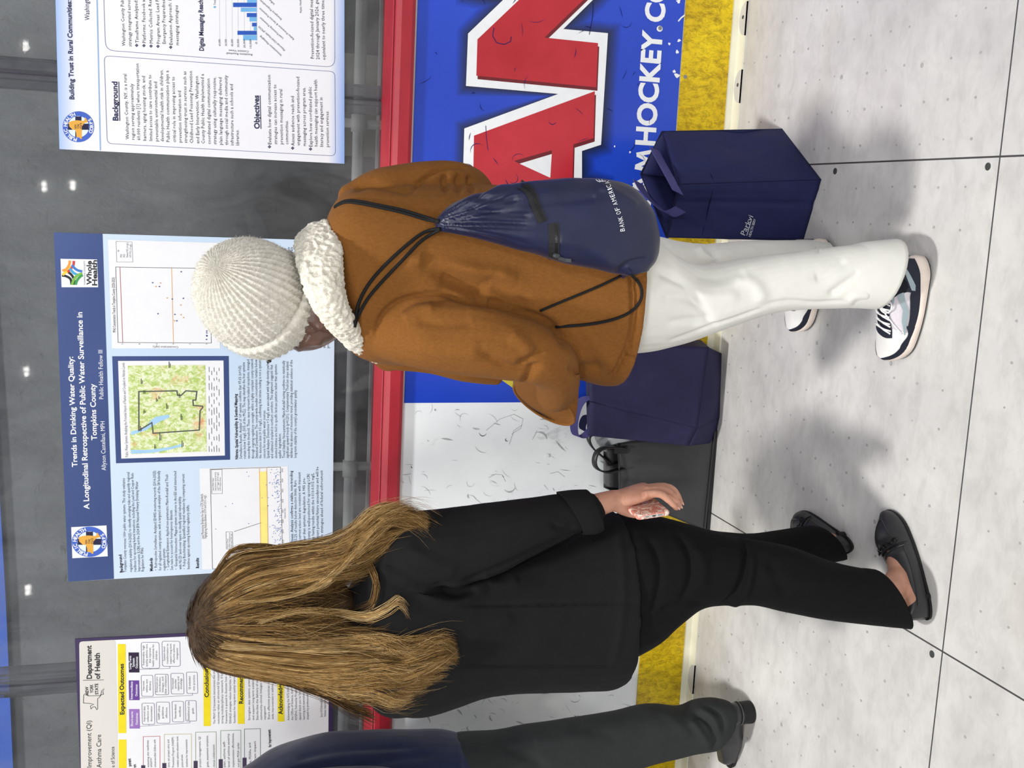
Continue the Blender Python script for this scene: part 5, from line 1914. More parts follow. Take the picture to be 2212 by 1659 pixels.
def paint(o, fn):
    a = o.data.color_attributes.new('tone', 'FLOAT_COLOR', 'POINT')
    px, py = project(np.array([v.co[:] for v in o.data.vertices]))
    a.data.foreach_set('color', np.array([fn(x, y) for x, y in zip(px, py)], dtype=np.float32).ravel())


paint(hair, lambda x, y: tone_at((.9 if x < 660 else .9 - (x - 660) * .012) + 1.0 * noise.noise(Vector((x * .004, y * .06, 0))), x))
HB = bvh_of(hair, jacket)
G = [
    [(416, 1338), (440, 1280), (500, 1200), (600, 1182), (700, 1170), (760, 1146), (800, 1108), (860, 1096), (922, 1116)],
    [(417, 1340), (450, 1276), (520, 1212), (620, 1196), (720, 1186), (780, 1156), (830, 1116), (890, 1100), (925, 1122)],
    [(418, 1343), (460, 1286), (540, 1230), (640, 1212), (740, 1196), (800, 1160), (860, 1125), (905, 1114)],
    [(420, 1345), (470, 1300), (560, 1255), (660, 1234), (740, 1218), (790, 1192), (830, 1165), (872, 1130)],
    [(420, 1347), (480, 1312), (570, 1280), (660, 1260), (720, 1244), (765, 1230), (800, 1215)],
    [(421, 1349), (490, 1325), (580, 1302), (660, 1292), (700, 1289), (728, 1294)],
    [(421, 1351), (500, 1340), (600, 1335), (680, 1330), (738, 1324)],
    [(421, 1353), (500, 1358), (600, 1360), (690, 1357), (752, 1352)],
    [(421, 1356), (490, 1373), (590, 1384), (700, 1384), (800, 1380), (850, 1390), (890, 1408), (915, 1398)],
    [(420, 1358), (480, 1391), (580, 1406), (700, 1408), (790, 1405), (850, 1420), (905, 1402), (950, 1386), (982, 1396)],
    [(419, 1361), (470, 1408), (570, 1426), (680, 1432), (780, 1430), (850, 1442), (910, 1426), (960, 1402), (988, 1414)],
    [(417, 1364), (455, 1421), (550, 1443), (660, 1456), (770, 1456), (840, 1442), (890, 1462), (940, 1440), (986, 1428)],
    [(414, 1367), (445, 1429), (540, 1454), (640, 1470), (740, 1486), (820, 1476), (870, 1490), (908, 1480)],
    [(411, 1370), (438, 1431), (530, 1459), (640, 1480), (720, 1500), (800, 1503), (850, 1516), (882, 1506)],
]
def gdepth(x, y):
    """distance of the outer hair layer"""
    h = HB.ray_cast(Vector(CAM0), Vector(ray(x, y)).normalized())
    return h[0].y if h[0] is not None else None


GS = []
for g in G:
    q = smooth_path2(g)
    # even out in arc length
    q = np.array(q)
    s = np.concatenate([[0], np.cumsum(np.linalg.norm(np.diff(q, axis=0), axis=1))])
    u = np.linspace(0, s[-1], 25)
    GS.append(np.stack([np.interp(u, s, q[:, 0]), np.interp(u, s, q[:, 1])], 1))
GS = np.array(GS)


def strand_mesh(mb, cols, path, r0, tone, off, dflt=2.105):
    P = []
    last = None
    ds = []
    for x, y in path:
        dep = gdepth(x, y)
        ds.append(dep)
    good = [d_ for d_ in ds if d_ is not None]
    if not good:
        good = [dflt]
    lastd = good[0]
    for i in range(len(ds)):
        if ds[i] is None or ds[i] - lastd > .05:
            ds[i] = lastd
        lastd = ds[i]
    for _ in range(4):
        ds = [ds[0]] + [(ds[i - 1] + 2 * ds[i] + ds[i + 1]) / 4 for i in range(1, len(ds) - 1)] + [ds[-1]]
    for i, (x, y) in enumerate(path):
        P.append(W(x, y, ds[i] - off[i] if hasattr(off, '__len__') else ds[i] - off))
    n = len(P)
    R = [r0 * (.55 + .45 * math.sin(math.pi * min(1, .15 + i / n)) if i < n * .7 else max(.12, (n - i) / (n * .3))) for i in range(n)]
    k0 = len(mb.v)
    mb.loft(tube_rings(P, R, 3), False)
    for i in range(n):
        cols.extend([tone_at(tone, path[i][0])] * 3)


hs_, cols = MB(), []
R5 = random.Random(21)
NS = 7000
ts = np.linspace(0, 1, 25)
for k in range(NS):
    g = R5.random() * (len(G) - 1)
    i = int(g)
    f = g - i
    path = GS[i] * (1 - f) + GS[i + 1] * f
    L = 25 if R5.random() < .55 else R5.randint(15, 24)
    st = 0 if R5.random() < .7 else R5.randint(0, 8)
    path = path[st:L].copy()
    tt = ts[st:L]
    am = R5.gauss(0, 5)
    path[:, 1] += am * np.sin(tt * R5.uniform(2, 6) * math.pi + R5.uniform(0, 6)) * tt + R5.gauss(0, 7) * tt ** 1.5 + (5.0 + 9 * tt) * np.sin(tt * 7.5 + 1.2 * noise.noise(Vector((g * 1.6, 5, 2))) * 4 + g * .5) * tt
    path[:, 0] += R5.gauss(0, 3) * (tt > .05)
    tone = 2.55 + 3.2 * noise.noise(Vector((g * 2.1, 0, 3))) + 3.4 * noise.noise(Vector((g * 5.3, 1, 0))) + R5.gauss(0, .8)
    if 4.4 < g < 8.0:
        tone -= 1.0
    strand_mesh(hs_, cols, path, R5.uniform(.00035, .00085), tone, R5.uniform(-.001, .010) * (0.4 + tt))
# loose locks
for lock, cnt, tn, sp in (([(600, 1262), (680, 1240), (740, 1212), (774, 1150), (789, 1200), (812, 1250), (812, 1280), (800, 1308), (760, 1322)], 36, 2.6, 7), ([(560, 1345), (640, 1322), (720, 1322), (790, 1334), (835, 1316), (862, 1300), (882, 1324)], 40, 4.3, 7),
                          ([(520, 1300), (620, 1290), (690, 1265), (740, 1225), (790, 1165), (830, 1120), (880, 1095)], 70, 3.6, 6), ([(470, 1410), (600, 1424), (720, 1436), (820, 1428), (880, 1450), (900, 1475), (870, 1492)], 60, 3.6, 7),
                          ([(480, 1395), (600, 1402), (720, 1400), (800, 1398), (880, 1412), (925, 1400)], 40, 4.2, 9), ([(620, 1474), (700, 1500), (750, 1525), (790, 1540), (812, 1546)], 60, .8, 9),
                          ([(460, 1250), (500, 1190), (560, 1180), (610, 1184), (660, 1178)], 30, 2, 5), ([(500, 1420), (640, 1448), (760, 1448), (850, 1470), (910, 1455), (960, 1425), (985, 1405)], 60, 3.0, 8)):
    base_ = smooth_path2(lock)
    for k in range(int(cnt * 1.8)):
        a1, a2 = R5.gauss(0, sp), R5.gauss(0, sp)
        n = len(base_)
        path = [(x + a2 * .4, y + a1 * (.3 + .9 * j / n) + 2 * math.sin(j * .5 + a2)) for j, (x, y) in enumerate(base_)]
        path = path[:n - R5.randint(0, n // 5)]
        strand_mesh(hs_, cols, path, R5.uniform(.0003, .0007), tn + R5.gauss(0, .8), R5.uniform(.002, .012))
# roots fanning out from the crown
for k in range(1100):
    a_ = R5.uniform(0, 2 * math.pi)
    r0_ = abs(R5.gauss(0, 10))
    ln = R5.uniform(45, 120)
    c_ = (417 + R5.gauss(0, 3), 1352)
    path = []
    for j in range(13):
        rr_ = r0_ + ln * j / 12
        x_ = c_[0] + rr_ * math.cos(a_) * (1 if math.cos(a_) > 0 else .22) + .0030 * rr_ * rr_ * (1 - abs(math.cos(a_)) * .6)
        path.append((x_, c_[1] + rr_ * math.sin(a_) * .85))
    strand_mesh(hs_, cols, path, R5.uniform(.0004, .0008), .9 + R5.gauss(0, .7), R5.uniform(.0006, .0035))
# flyaway hairs
for k in range(320):
    g = R5.choice([R5.uniform(0, 1), R5.uniform(4, 9), R5.uniform(11, 13), R5.random() * 13])
    i = min(int(g), 12)
    f = g - i
    path = (GS[i] * (1 - f) + GS[i + 1] * f)[R5.randint(4, 14):25].copy()
    w = np.linspace(0, 1, len(path))
    path[:, 1] += R5.gauss(0, 22) * w ** 2 + R5.gauss(0, 6) * np.sin(w * 6)
    path[:, 0] += R5.gauss(0, 14) * w
    strand_mesh(hs_, cols, path, .00026, 3.4 + R5.gauss(0, .8), R5.uniform(.006, .02))
ho = obj('hair_strands', hs_, HAIR, hair, True)
ho['kind'] = 'stuff'
a = ho.data.color_attributes.new('tone', 'FLOAT_COLOR', 'POINT')
a.data.foreach_set('color', np.array(cols, dtype=np.float32).ravel())

# =================================================================== person in the brown coat
pb = thing('person', 'person in a tan brown coat, white knit hat and white trousers with a navy backpack', 'person', tuple(FL(1900, 640)), 'visitors looking at the posters')
t = NT('tan_fleece')
t.base(t.ramp(t.noise(240, 4, .6, (1, 1, .5)), [(0.3, rgb(121, 78, 37)), (0.7, rgb(133, 87, 42))]))
t.bump(t.noise(460, 3, .6, (1, 1, .5)), .4, .0014)
COAT = t.set(.92, .08, sheen=.03)
ct = MB()
ct.loft(smooth_rings([pxring(*r, n=44, p=2.25) for r in (
    (700, 640, 520, 2.20, .05), (710, 680, 468, 2.21, .07), (724, 715, 436, 2.22, .092), (745, 742, 413, 2.23, .112), (778, 772, 400, 2.24, .13), (820, 785, 396, 2.245, .138), (890, 788, 396, 2.25, .142), (970, 784, 396, 2.25, .143),
    (1060, 786, 398, 2.25, .145), (1150, 795, 402, 2.25, .150), (1240, 815, 406, 2.25, .156), (1300, 832, 410, 2.25, .158), (1335, 832, 415, 2.25, .160))], 4))
arm(ct, ((758, 424, 2.255, 28), (812, 412, 2.26, 46), (870, 405, 2.27, 50), (930, 399, 2.28, 50), (985, 398, 2.295, 48), (1025, 420, 2.36, 46), (1035, 470, 2.44, 42), (1040, 520, 2.50, 38)))
arm(ct, ((800, 710, 2.205, 52), (850, 716, 2.175, 66), (910, 720, 2.14, 76), (980, 725, 2.12, 81), (1050, 734, 2.105, 80), (1110, 750, 2.10, 72), (1160, 768, 2.105, 63), (1195, 790, 2.13, 56), (1205, 825, 2.18, 50), (1200, 850, 2.22, 44)))
# front edge and lapel tip beyond the collar
ct.tube([W(800, 770, 2.26), W(850, 780, 2.25), W(930, 786, 2.25), W(1010, 800, 2.25), (W(1080, 812, 2.26))], [.014, .020, .022, .024, .020], 10, True, 4)
ct.tube([W(806, 772, 2.30), W(832, 790, 2.31), W(865, 786, 2.30)], [.008, .012, .010], 8, True, 3)


def disp_b(co, no):
    d = noise_disp(co, .0035, 7, 2, (1, 1, .6), 13) + noise_disp(co, .0004, 60, 1, (1, 1, 1), 17)
    return d + carve(co, no, [
        ([(812, 722), (822, 687), (846, 660), (882, 643), (940, 634), (966, 637), (1006, 650), (1040, 654)], 5, -.008), ([(1040, 654), (1070, 655), (1110, 670), (1160, 684), (1195, 705), (1220, 745)], 8, -.010),
        ([(905, 560), (950, 575), (1010, 610), (1060, 628)], 20, -.010), ([(880, 560), (930, 565), (990, 580), (1060, 590), (1120, 600)], 16, .008), ([(950, 600), (1000, 622), (1050, 640)], 16, -.008), ([(1050, 595), (1100, 640), (1140, 660)], 18, -.007),
        ([(1362, 590), (1366, 640), (1365, 700), (1350, 760), (1312, 818)], 3.5, -.006), ([(1370, 590), (1374, 640), (1373, 700), (1357, 765), (1320, 825)], 3.5, -.0055), ([(1366, 590), (1370, 640), (1369, 700), (1353, 763), (1316, 822)], 3, .003),
        ([(888, 412), (915, 388), (950, 366), (985, 360), (1010, 366)], 4, -.005), ([(962, 412), (958, 392), (964, 376)], 6, -.006), ([(990, 412), (988, 392), (994, 375)], 6, -.006), ([(1018, 412), (1014, 395), (1016, 380)], 6, -.006),
        ([(890, 416), (840, 405), (800, 398), (765, 410)], 7, -.006), ([(1040, 760), (1090, 790), (1130, 800), (1160, 790)], 12, -.007), ([(1120, 792), (1150, 770), (1170, 750)], 10, -.008), ([(1100, 720), (1130, 742), (1150, 770)], 14, .006),
        ([(1130, 830), (1150, 805), (1165, 785)], 8, -.006), ([(900, 690), (960, 700), (1020, 690)], 16, -.004), ([(900, 740), (960, 755), (1040, 760)], 22, .005), ([(870, 690), (900, 670), (940, 665)], 12, .005),
        ([(1345, 770), (1395, 778)], 2.5, -.003), ([(1260, 700), (1300, 760), (1330, 800)], 18, .005), ([(1230, 790), (1260, 800), (1300, 790)], 14, -.006)], 1.45)


coat = fuse('coat', ct, .0040, 6, COAT, pb, disp_b)
# wide turned cuff, open towards the visitors
cf = MB()
k0 = (W(1190, 800, 2.14), W(1250, 806, 2.14) - W(1130, 794, 2.14), Vector((0, .104, 0)))
k1 = (W(1176, 872, 2.245), W(1244, 912, 2.245) - W(1110, 832, 2.245), W(1186, 846, 2.185) - W(1166, 898, 2.305))


def cuff_rings(sc):
    out = []
    for i in range(9):
        f = i / 8
        c, a_, b_ = (k0[j].lerp(k1[j], f) for j in range(3))
        sc_ = sc * (1 + .05 * math.sin(math.pi * f))
        out.append([c + a_ * (.5 * sc_ * math.cos(q)) + b_ * (.5 * sc_ * math.sin(q)) for q in [2 * math.pi * i / 36 for i in range(36)]])
    return out


o_, i_ = cuff_rings(1.0), cuff_rings(.93)
cf.loft(o_ + i_[::-1] + [o_[0]], False)
co_ = obj('cuff', cf, COAT, coat, True)
rim = MB().tube(cuff_rings(.965)[-1] + cuff_rings(.965)[-1][:1], .0035, 8, False)
obj('cuff_edge', rim, COAT, co_, True)

# white trousers
WHITE = cloth_mat('white_denim', rgb(226, 226, 219), .8, 900, .15, .0, .2, .03, .12, 14)
tw = MB()
limb(tw, (((1330, 765), (1330, 470), 2.25, .125), ((1395, 757), (1395, 500), 2.25, .118), ((1440, 747), (1445, 545), 2.24, .108), ((1500, 731), (1508, 572), 2.22, .090), ((1580, 704), (1590, 560), 2.21, .078), ((1660, 677), (1675, 549), 2.20, .070),
          ((1740, 669), (1760, 538), 2.19, .068), ((1810, 666), (1850, 527), 2.18, .070), ((1832, 664), (1876, 525), 2.175, .0685), ((1860, 660), (1908, 527), 2.172, .065)))
limb(tw, (((1380, 700), (1390, 500), 2.29, .11), ((1450, 660), (1455, 518), 2.37, .095), ((1520, 645), (1525, 526), 2.44, .082), ((1600, 640), (1605, 520), 2.50, .074), ((1680, 648), (1700, 517), 2.545, .074), ((1738, 655), (1786, 520), 2.57, .078)))


def disp_bt(co, no):
    d = noise_disp(co, .0030, 9, 2, (1, 1, .6), 31)
    return d + carve(co, no, [
        ([(1425, 590), (1450, 600), (1480, 620), (1510, 660)], 9, -.007), ([(1430, 650), (1465, 640), (1510, 660), (1540, 700)], 10, -.005), ([(1440, 700), (1490, 690), (1540, 690)], 9, -.004), ([(1500, 590), (1560, 600), (1610, 585)], 16, -.005),
        ([(1520, 528), (1540, 540), (1550, 560)], 6, -.007), ([(1505, 532), (1520, 552), (1545, 566)], 7, .006), ([(1590, 600), (1630, 615), (1650, 650)], 14, .004), ([(1640, 660), (1700, 650), (1760, 655), (1830, 650)], 5, -.003),
        ([(1760, 600), (1790, 590), (1830, 560)], 10, -.004), ([(1790, 640), (1830, 610), (1860, 590)], 9, -.005), ([(1830, 655), (1850, 640), (1880, 640)], 8, .004), ([(1906, 520), (1912, 580), (1896, 640)], 3, -.0025), ([(1762, 522), (1768, 545)], 3, -.002),
        ([(1440, 740), (1500, 718), (1580, 690), (1650, 664)], 4, -.003), ([(1460, 610), (1520, 640), (1600, 640)], 14, .004)], 1.35)


wt = fuse('trousers', tw, .0042, 3, WHITE, pb, disp_bt)

hm_ = MB()
q_ = smooth_rings([pairring(*r) for r in (((1800, 663.5), (1838, 531), 2.18, .0668), ((1830, 665.5), (1872, 522.5), 2.176, .0708), ((1858, 666.5), (1905, 518.5), 2.172, .0724), ((1884, 668), (1937, 515.5), 2.17, .0735))], 3)
qi = [[c_ + (p - c_) * .955 for p in r] for r in q_ for c_ in [sum(r, Vector()) / len(r)]]
hm_.loft(q_ + qi[::-1] + [q_[0]], False)
obj('hem', hm_, WHITE, wt, True)
# body
HBc = W(572, 655, 2.22)
FB = (-.62, .77, -.12)
bb = MB()
head_shape(bb, HBc, FB)
torso_core(bb, W(700, 620, 2.25), W(1330, 610, 2.26), (.9, .3, 0), .115, .075)
chain(bb, [W(850, 700, 2.22), W(1000, 727, 2.13), W(1140, 760, 2.11), W(1195, 790, 2.14), W(1196, 815, 2.18)], [.034, .036, .034, .030, .024])
simple_hand(bb, W(1194, 806, 2.20), (.10, .98, -.05), (.6, .2, .3), 1)
chain(bb, [W(790, 425, 2.255), W(985, 402, 2.30), W(1030, 450, 2.42), W(1042, 530, 2.52)], [.032, .032, .028, .022])
simple_hand(bb, W(1042, 540, 2.53), (-.85, .35, 0), (0, -.3, 1), -1)
CH, CT = FL(2007, 556), FL(1936, 775)
DH = FL(1778, 560)
DH = Vector((-.045, 2.560, 0))
DT = Vector((-.290, 2.668, 0))
chain(bb, [W(1370, 640, 2.24), W(1590, 632, 2.21), W(1760, 604, 2.19), W(1880, 590, 2.18), CH.lerp(CT, .25) + Vector((0, 0, .09))], [.07, .05, .042, .034, .033])
foot(bb, CH.lerp(CT, .25) + Vector((0, 0, .10)), CH, CT, .9)
chain(bb, [W(1380, 600, 2.30), W(1560, 585, 2.46), W(1680, 585, 2.55), DH.lerp(DT, .25) + Vector((0, 0, .09))], [.07, .05, .042, .033])
foot(bb, DH.lerp(DT, .25) + Vector((0, 0, .10)), DH, DT, .9)
bodyB = fuse('body', bb, .0045, 2, SKIN, pb)
eyes(bodyB, HBc, FB)
M_SOCK = cloth_mat('dark_sock', rgb(22, 24, 34), .85, 900, .3)
for h_, t_ in ((CH, CT), (DH, DT)):
    b = MB().tube([h_.lerp(t_, .27) + Vector((0, 0, .05)), h_.lerp(t_, .25) + Vector((0, 0, .10)), h_.lerp(t_, .24) + Vector((0, 0, .17))], [.034, .034, .040], 18, True, 3)
    b.tube([h_.lerp(t_, .26) + Vector((0, 0, .085)), h_.lerp(t_, .42) + Vector((0, 0, .055))], [.030, .024], 16)
    obj('sock', b, M_SOCK, pb, True)

# brown satin head scarf showing under the hat
t = NT('brown_satin')
t.base(t.ramp(t.noise(16, 3), [(0.3, rgb(84, 58, 48)), (0.7, rgb(110, 80, 68))]))
t.bump(t.noise(26, 3, .5, (1, 1, .35)), .5, .006)
SATIN = t.set(.34, .5, sheen=.1)
sc_ = MB()
sc_.loft(smooth_rings([pxring(*r, n=30, p=2.1) for r in ((570, 730, 600, 2.215, .070), (610, 745, 590, 2.22, .078), (645, 757, 575, 2.225, .086), (680, 755, 560, 2.22, .088), (710, 742, 560, 2.22, .085), (745, 720, 575, 2.22, .075), (790, 705, 560, 2.22, .07))], 4))
scarf = fuse('headscarf', sc_, .005, 4, SATIN, pb, lambda co, no: carve(co, no, [([(625, 755), (650, 730), (690, 722), (716, 724)], 5, -.006), ([(640, 760), (665, 742), (700, 740)], 6, .005), ([(660, 700), (680, 715), (700, 716)], 5, -.006), ([(650, 745), (700, 700)], 5, .004)]))

# knitted hat
t = NT('cream_wool')
t.base(t.ramp(t.noise(70, 5, .65), [(0.3, rgb(208, 204, 192)), (0.7, rgb(232, 229, 219))]))
t.bump(t.noise(420, 4, .65), .6, .0025)
WOOL = t.set(.95, .1, sheen=.25)
hc = W(558, 638, 2.20)
pole = (W(452, 566, 2.10) - hc).normalized()
e1 = pole.cross(Vector((0, 0, 1))).normalized()
e2 = pole.cross(e1)
hat = MB()
NR, NTh = 368, 90
rings = []
tips = []
for i in range(NTh + 1):
    th = .015 + (math.radians(127) - .015) * i / NTh
    row = []
    for j in range(NR):
        ph_ = 2 * math.pi * j / NR
        R = .1065 + .030 * math.cos(th) ** 2
        rim = max(0, min(1, (math.degrees(th) - 90) / 5))
        R += .007 * rim - .006 * math.exp(-((math.degrees(th) - 90) / 1.6) ** 2)
        R *= 1 + .05 * math.sin(th) * math.cos(ph_ * 1 + .6)
        env = min(1, math.sin(th) / .35) * (1 - .35 * rim)
        R += .0021 * env * math.cos(44 * ph_) + .0009 * env * math.sin(th * 190 + 2 * math.cos(44 * ph_))
        if th > math.radians(120):
            R -= .010 * ((math.degrees(th) - 120) / 7) ** 2
        dirn = pole * math.cos(th) + (e1 * math.cos(ph_) + e2 * math.sin(ph_)) * math.sin(th)
        p = hc + dirn * R
        p += dirn * .002 * noise.noise(p * 24)
        row.append(p)
        tips.append((p, dirn))
    rings.append(row)
inner = [[hc + (p - hc) * .94 for p in rings[k]] for k in (NTh, NTh - 16)]
hat.loft(rings + inner, False)
hat.poly(rings[0])
ht = obj('knit_hat', hat, WOOL, pb, True)
fz = MB()
R6 = random.Random(4)
for k in range(17000):
    p, dn = tips[R6.randrange(len(tips))]
    tg = dn.orthogonal().normalized()
    tg = Matrix.Rotation(R6.uniform(0, 6.28), 3, dn) @ tg
    L = R6.uniform(.003, .009)
    q = p + (dn * R6.uniform(.12, .55) + tg * R6.uniform(.4, 1)).normalized() * L
    m_ = p.lerp(q, .5) + dn * L * .2
    w = (q - p).cross(dn).normalized() * .00022
    fz.add([p - w, p + w, m_ + w * .8, m_ - w * .8, q], [(0, 1, 2, 3), (3, 2, 4)])
fo = obj('wool_fuzz', fz, WOOL, ht)
fo['kind'] = 'stuff'

# glasses, the temple just showing at the hat brim
gl = MB()
f_ = Vector(FB).normalized()
u_ = Vector((0, 0, 1)); u_ = (u_ - f_ * u_.dot(f_)).normalized()
r_ = f_.cross(u_)
g0 = W(585, 766, 2.235)
for k in (-1, 1):
    c = HBc + f_ * .106 + u_ * .008 + r_ * .034 * k
    gl.tube([c + r_ * (.027 * math.cos(a)) + u_ * (.021 * math.sin(a)) for a in [2 * math.pi * i / 24 for i in range(25)]], .0022, 6, False)
    gl.tube([c + r_ * .028 * k, HBc + f_ * .03 + u_ * .010 + r_ * .082 * k], .0024, 6)
gl.tube([HBc + f_ * .107 + u_ * .012 - r_ * .008, HBc + f_ * .107 + u_ * .012 + r_ * .008], .002, 6)
gl.tube([W(572, 760, 2.225), W(581, 773, 2.228), W(583, 780, 2.23), W(577, 782, 2.232)], .0035, 8)
gl.tube([W(582, 778, 2.23), W(592, 771, 2.225), W(606, 756, 2.215)], .0022, 8)
obj('eyeglasses', gl, plain('black_acetate', rgb(22, 22, 24), .25, .5), pb)

# fleece collar
t = NT('curly_fleece')
t.base(t.ramp(t.noise(90, 4, .6), [(0.3, rgb(226, 219, 202)), (0.7, rgb(247, 243, 231))]))
t.bump(t.noise(210, 4, .6, (1, 1, 1), 1.5), .7, .004)
CURL = t.set(.95, .1, sheen=.2)
cl = MB()
rows = (((655, 496), (698, 478), 2.235, .020), ((640, 514), (714, 482), 2.205, .030), ((640, 552), (733, 525), 2.15, .036), ((648, 590), (738, 580), 2.115, .036), ((660, 628), (741, 628), 2.10, .036), ((680, 664), (752, 668), 2.105, .034), ((708, 700), (766, 694), 2.13, .032),
        ((742, 731), (788, 722), 2.165, .028), ((778, 757), (806, 742), 2.20, .022), ((808, 772), (823, 757), 2.235, .016), ((826, 774), (829, 767), 2.26, .010))
rg = []
for pl2, pr2, yw, hd in rows:
    a_, b_ = W(pl2[0], pl2[1], yw + .012), W(pr2[0], pr2[1], yw - .012)
    c = (a_ + b_) / 2
    ax = (a_ - b_) / 2
    d = Vector((0, 1, 0)); en = ax.normalized(); d = (d - en * d.dot(en)).normalized() * hd
    rg.append([c + ax * math.copysign(abs(math.cos(q)) ** .8, math.cos(q)) + d * math.copysign(abs(math.sin(q)) ** .8, math.sin(q)) for q in [2 * math.pi * i / 26 for i in range(26)]])
cl.loft(smooth_rings(rg, 5))
# the rest of the collar round the front of the neck
cl.tube([W(680, 500, 2.24), W(682, 512, 2.29), W(690, 560, 2.335), W(715, 640, 2.34), W(760, 720, 2.33), W(815, 766, 2.27)], [.018, .022, .028, .028, .024, .012], 14, True, 5)


def disp_c(co, no):
    out = np.empty(len(co))
    for i, p in enumerate(co):
        q = Vector(p)
        a_ = abs(noise.noise(q * 70))
        b_ = abs(noise.noise(q * 140 + Vector((3, 1, 5))))
        out[i] = .0085 * (.35 - a_) + .0055 * (.3 - b_) + .004 * noise.noise(q * 16)
    return out


fc = fuse('fleece_collar', cl, .0028, 1, CURL, coat, disp_c)

# trainers
M_UP = plain('trainer_white', rgb(232, 231, 228), .55, .35, .03, 60, bump=.1, bscale=300)
M_MESH = plain('trainer_mesh', rgb(214, 208, 214), .7, .3, .06, 300, bump=.3, bscale=700)
M_NAVY = plain('trainer_navy', rgb(26, 30, 46), .6, .35, .1, 80, bump=.15, bscale=400)
M_GREYB = plain('trainer_greyblue', rgb(150, 166, 172), .5, .35, .06, 80)
M_SOLE = plain('trainer_sole', rgb(228, 214, 204), .55, .35, .08, 25)
M_TREAD = plain('trainer_tread', rgb(48, 50, 52), .7, .3, .1, 60)
M_LACE = plain('trainer_lace', rgb(240, 240, 240), .7, .25, .03, 200)


def trainer(parent, H, T, inner, wid=.104):
    H, d, s, L = shoe_frame(H, T)
    up = Vector((0, 0, 1))
    # wavy thick sole
    top = lambda x: .030 + .016 * max(0, 1 - x / .30) - .004 * math.sin(math.pi * min(1, max(0, (x - .3) / .4)))
    spring = lambda x: .016 * max(0, (x - .80) / .2) ** 2 + .006 * max(0, (.10 - x) / .10)
    n = 64
    so = MB()
    o1 = sole_outline(H, d, s, L, wid, n, .002, inner)
    xs = [.5 - .5 * math.cos(2 * math.pi * i / n) for i in range(n)]
    so.loft([[p + up * (.002 + spring(x)) for p, x in zip(sole_outline(H, d, s, L, wid, n, -.004, inner), xs)], [p + up * (.008 + spring(x)) for p, x in zip(o1, xs)],
             [p + up * (top(x) * .6 + spring(x)) for p, x in zip(sole_outline(H, d, s, L, wid, n, .003, inner), xs)], [p + up * (top(x) + spring(x)) for p, x in zip(sole_outline(H, d, s, L, wid, n, -.001, inner), xs)]])
    tr_ = MB().loft([[p + up * (.0005 + spring(x)) for p, x in zip(sole_outline(H, d, s, L, wid, n, -.006, inner), xs)], [p + up * (.0045 + spring(x)) for p, x in zip(sole_outline(H, d, s, L, wid, n, .001, inner), xs)]])
    # upper
    def hs(x):
        if x < .30:
            return .098 - .022 * math.sin(math.pi * x / .42) + .006 * max(0, 1 - x / .08)
        if x < .66:
            k = (x - .30) / .36
            return .086 * (1 - k) + .066 * k + .010 * math.sin(math.pi * k)
        k = (x - .66) / .34
        return .066 * (1 - k ** 1.5) + .034 * k ** 1.5
    NX, NQ = 40, 28
    rings = []
    for k in range(NX + 1):
        x = .010 + .978 * k / NX
        w = half_width(x, wid) * .97
        sh = inner * wid * (.10 * max(0, x - .45) - .05 * math.sin(math.pi * x))
        b0 = top(x) * .85 + spring(x)
        h = max(hs(x) + spring(x) * .7, b0 + .004)
        nar = .42 if x < .3 else .42 + .25 * min(1, (x - .3) / .4)
        row = []
        for j in range(NQ + 1):
            a = math.pi * j / NQ
            cc_ = math.copysign(abs(math.cos(a)) ** .8, math.cos(a))
            v = abs(math.sin(a)) ** .75
            row.append(H + d * (x * L) + s * (w * cc_ * (1 - (1 - nar) * .35 * v) + sh) + up * (b0 + (h - b0) * v))
        row += [H + d * (x * L) + s * (-w * .9 + sh) + up * (b0 - .004), H + d * (x * L) + s * (w * .9 + sh) + up * (b0 - .004)]
        rings.append(row)
    u = obj('shoe', MB().loft(rings), M_MESH, parent, True)
    obj('sole', so, M_SOLE, u, True)
    obj('outsole', tr_, M_TREAD, u)

    def surf(x, q, off=.0012):
        k = max(0, min(NX - .001, (x - .010) / .978 * NX))
        i = int(k); f = k - i
        jf = max(0, min(NQ - .001, q * NQ))
        j = int(jf); g = jf - j
        p = (rings[i][j] * (1 - g) + rings[i][j + 1] * g) * (1 - f) + (rings[i + 1][j] * (1 - g) + rings[i + 1][j + 1] * g) * f
        c0 = H + d * (min(max(x, .12), .85) * L) + up * .030
        return p + (p - c0).normalized() * off

    def overlay(name, mat, fn_lo, fn_hi, x0, x1, off, m=26, kq=8):
        """patch between two q-curves along x, on both sides of the shoe"""
        for side in (0, 1):
            vs, fs = [], []
            for i in range(m + 1):
                x = x0 + (x1 - x0) * i / m
                lo, hi = fn_lo(x), fn_hi(x)
                for j in range(kq + 1):
                    q = lo + (hi - lo) * j / kq
                    vs.append(surf(x, q if side == 0 else 1 - q, off))
            w_ = kq + 1
            fs = [(i * w_ + j, i * w_ + j + 1, (i + 1) * w_ + j + 1, (i + 1) * w_ + j) for i in range(m) for j in range(kq)]
            mb.add(vs, fs) if False else None
            b = MB().add(vs, fs)
            obj(name, b, mat, u, True)
    # white toe vamp, navy mudguard, navy heel, grey-blue stripe, navy eyestay
    overlay('toe_vamp', M_UP, lambda x: .02, lambda x: .5, .64, .985, .0010, 24, 12)
    overlay('toe_guard', M_NAVY, lambda x: -.0, lambda x: (.075 + .03 * math.sin(26 * x) + .30 * max(0, (x - .80) / .2) ** 1.2), .58, .988, .0022, 30, 6)
    overlay('side_panel', M_NAVY, lambda x: .0, lambda x: .085 + .02 * math.sin(9 * x), .26, .60, .0020, 20, 4)
    overlay('heel_counter', M_NAVY, lambda x: .0, lambda x: max(.02, .5 - .35 * max(0, (x - .10) / .18)), .010, .28, .0020, 16, 12)
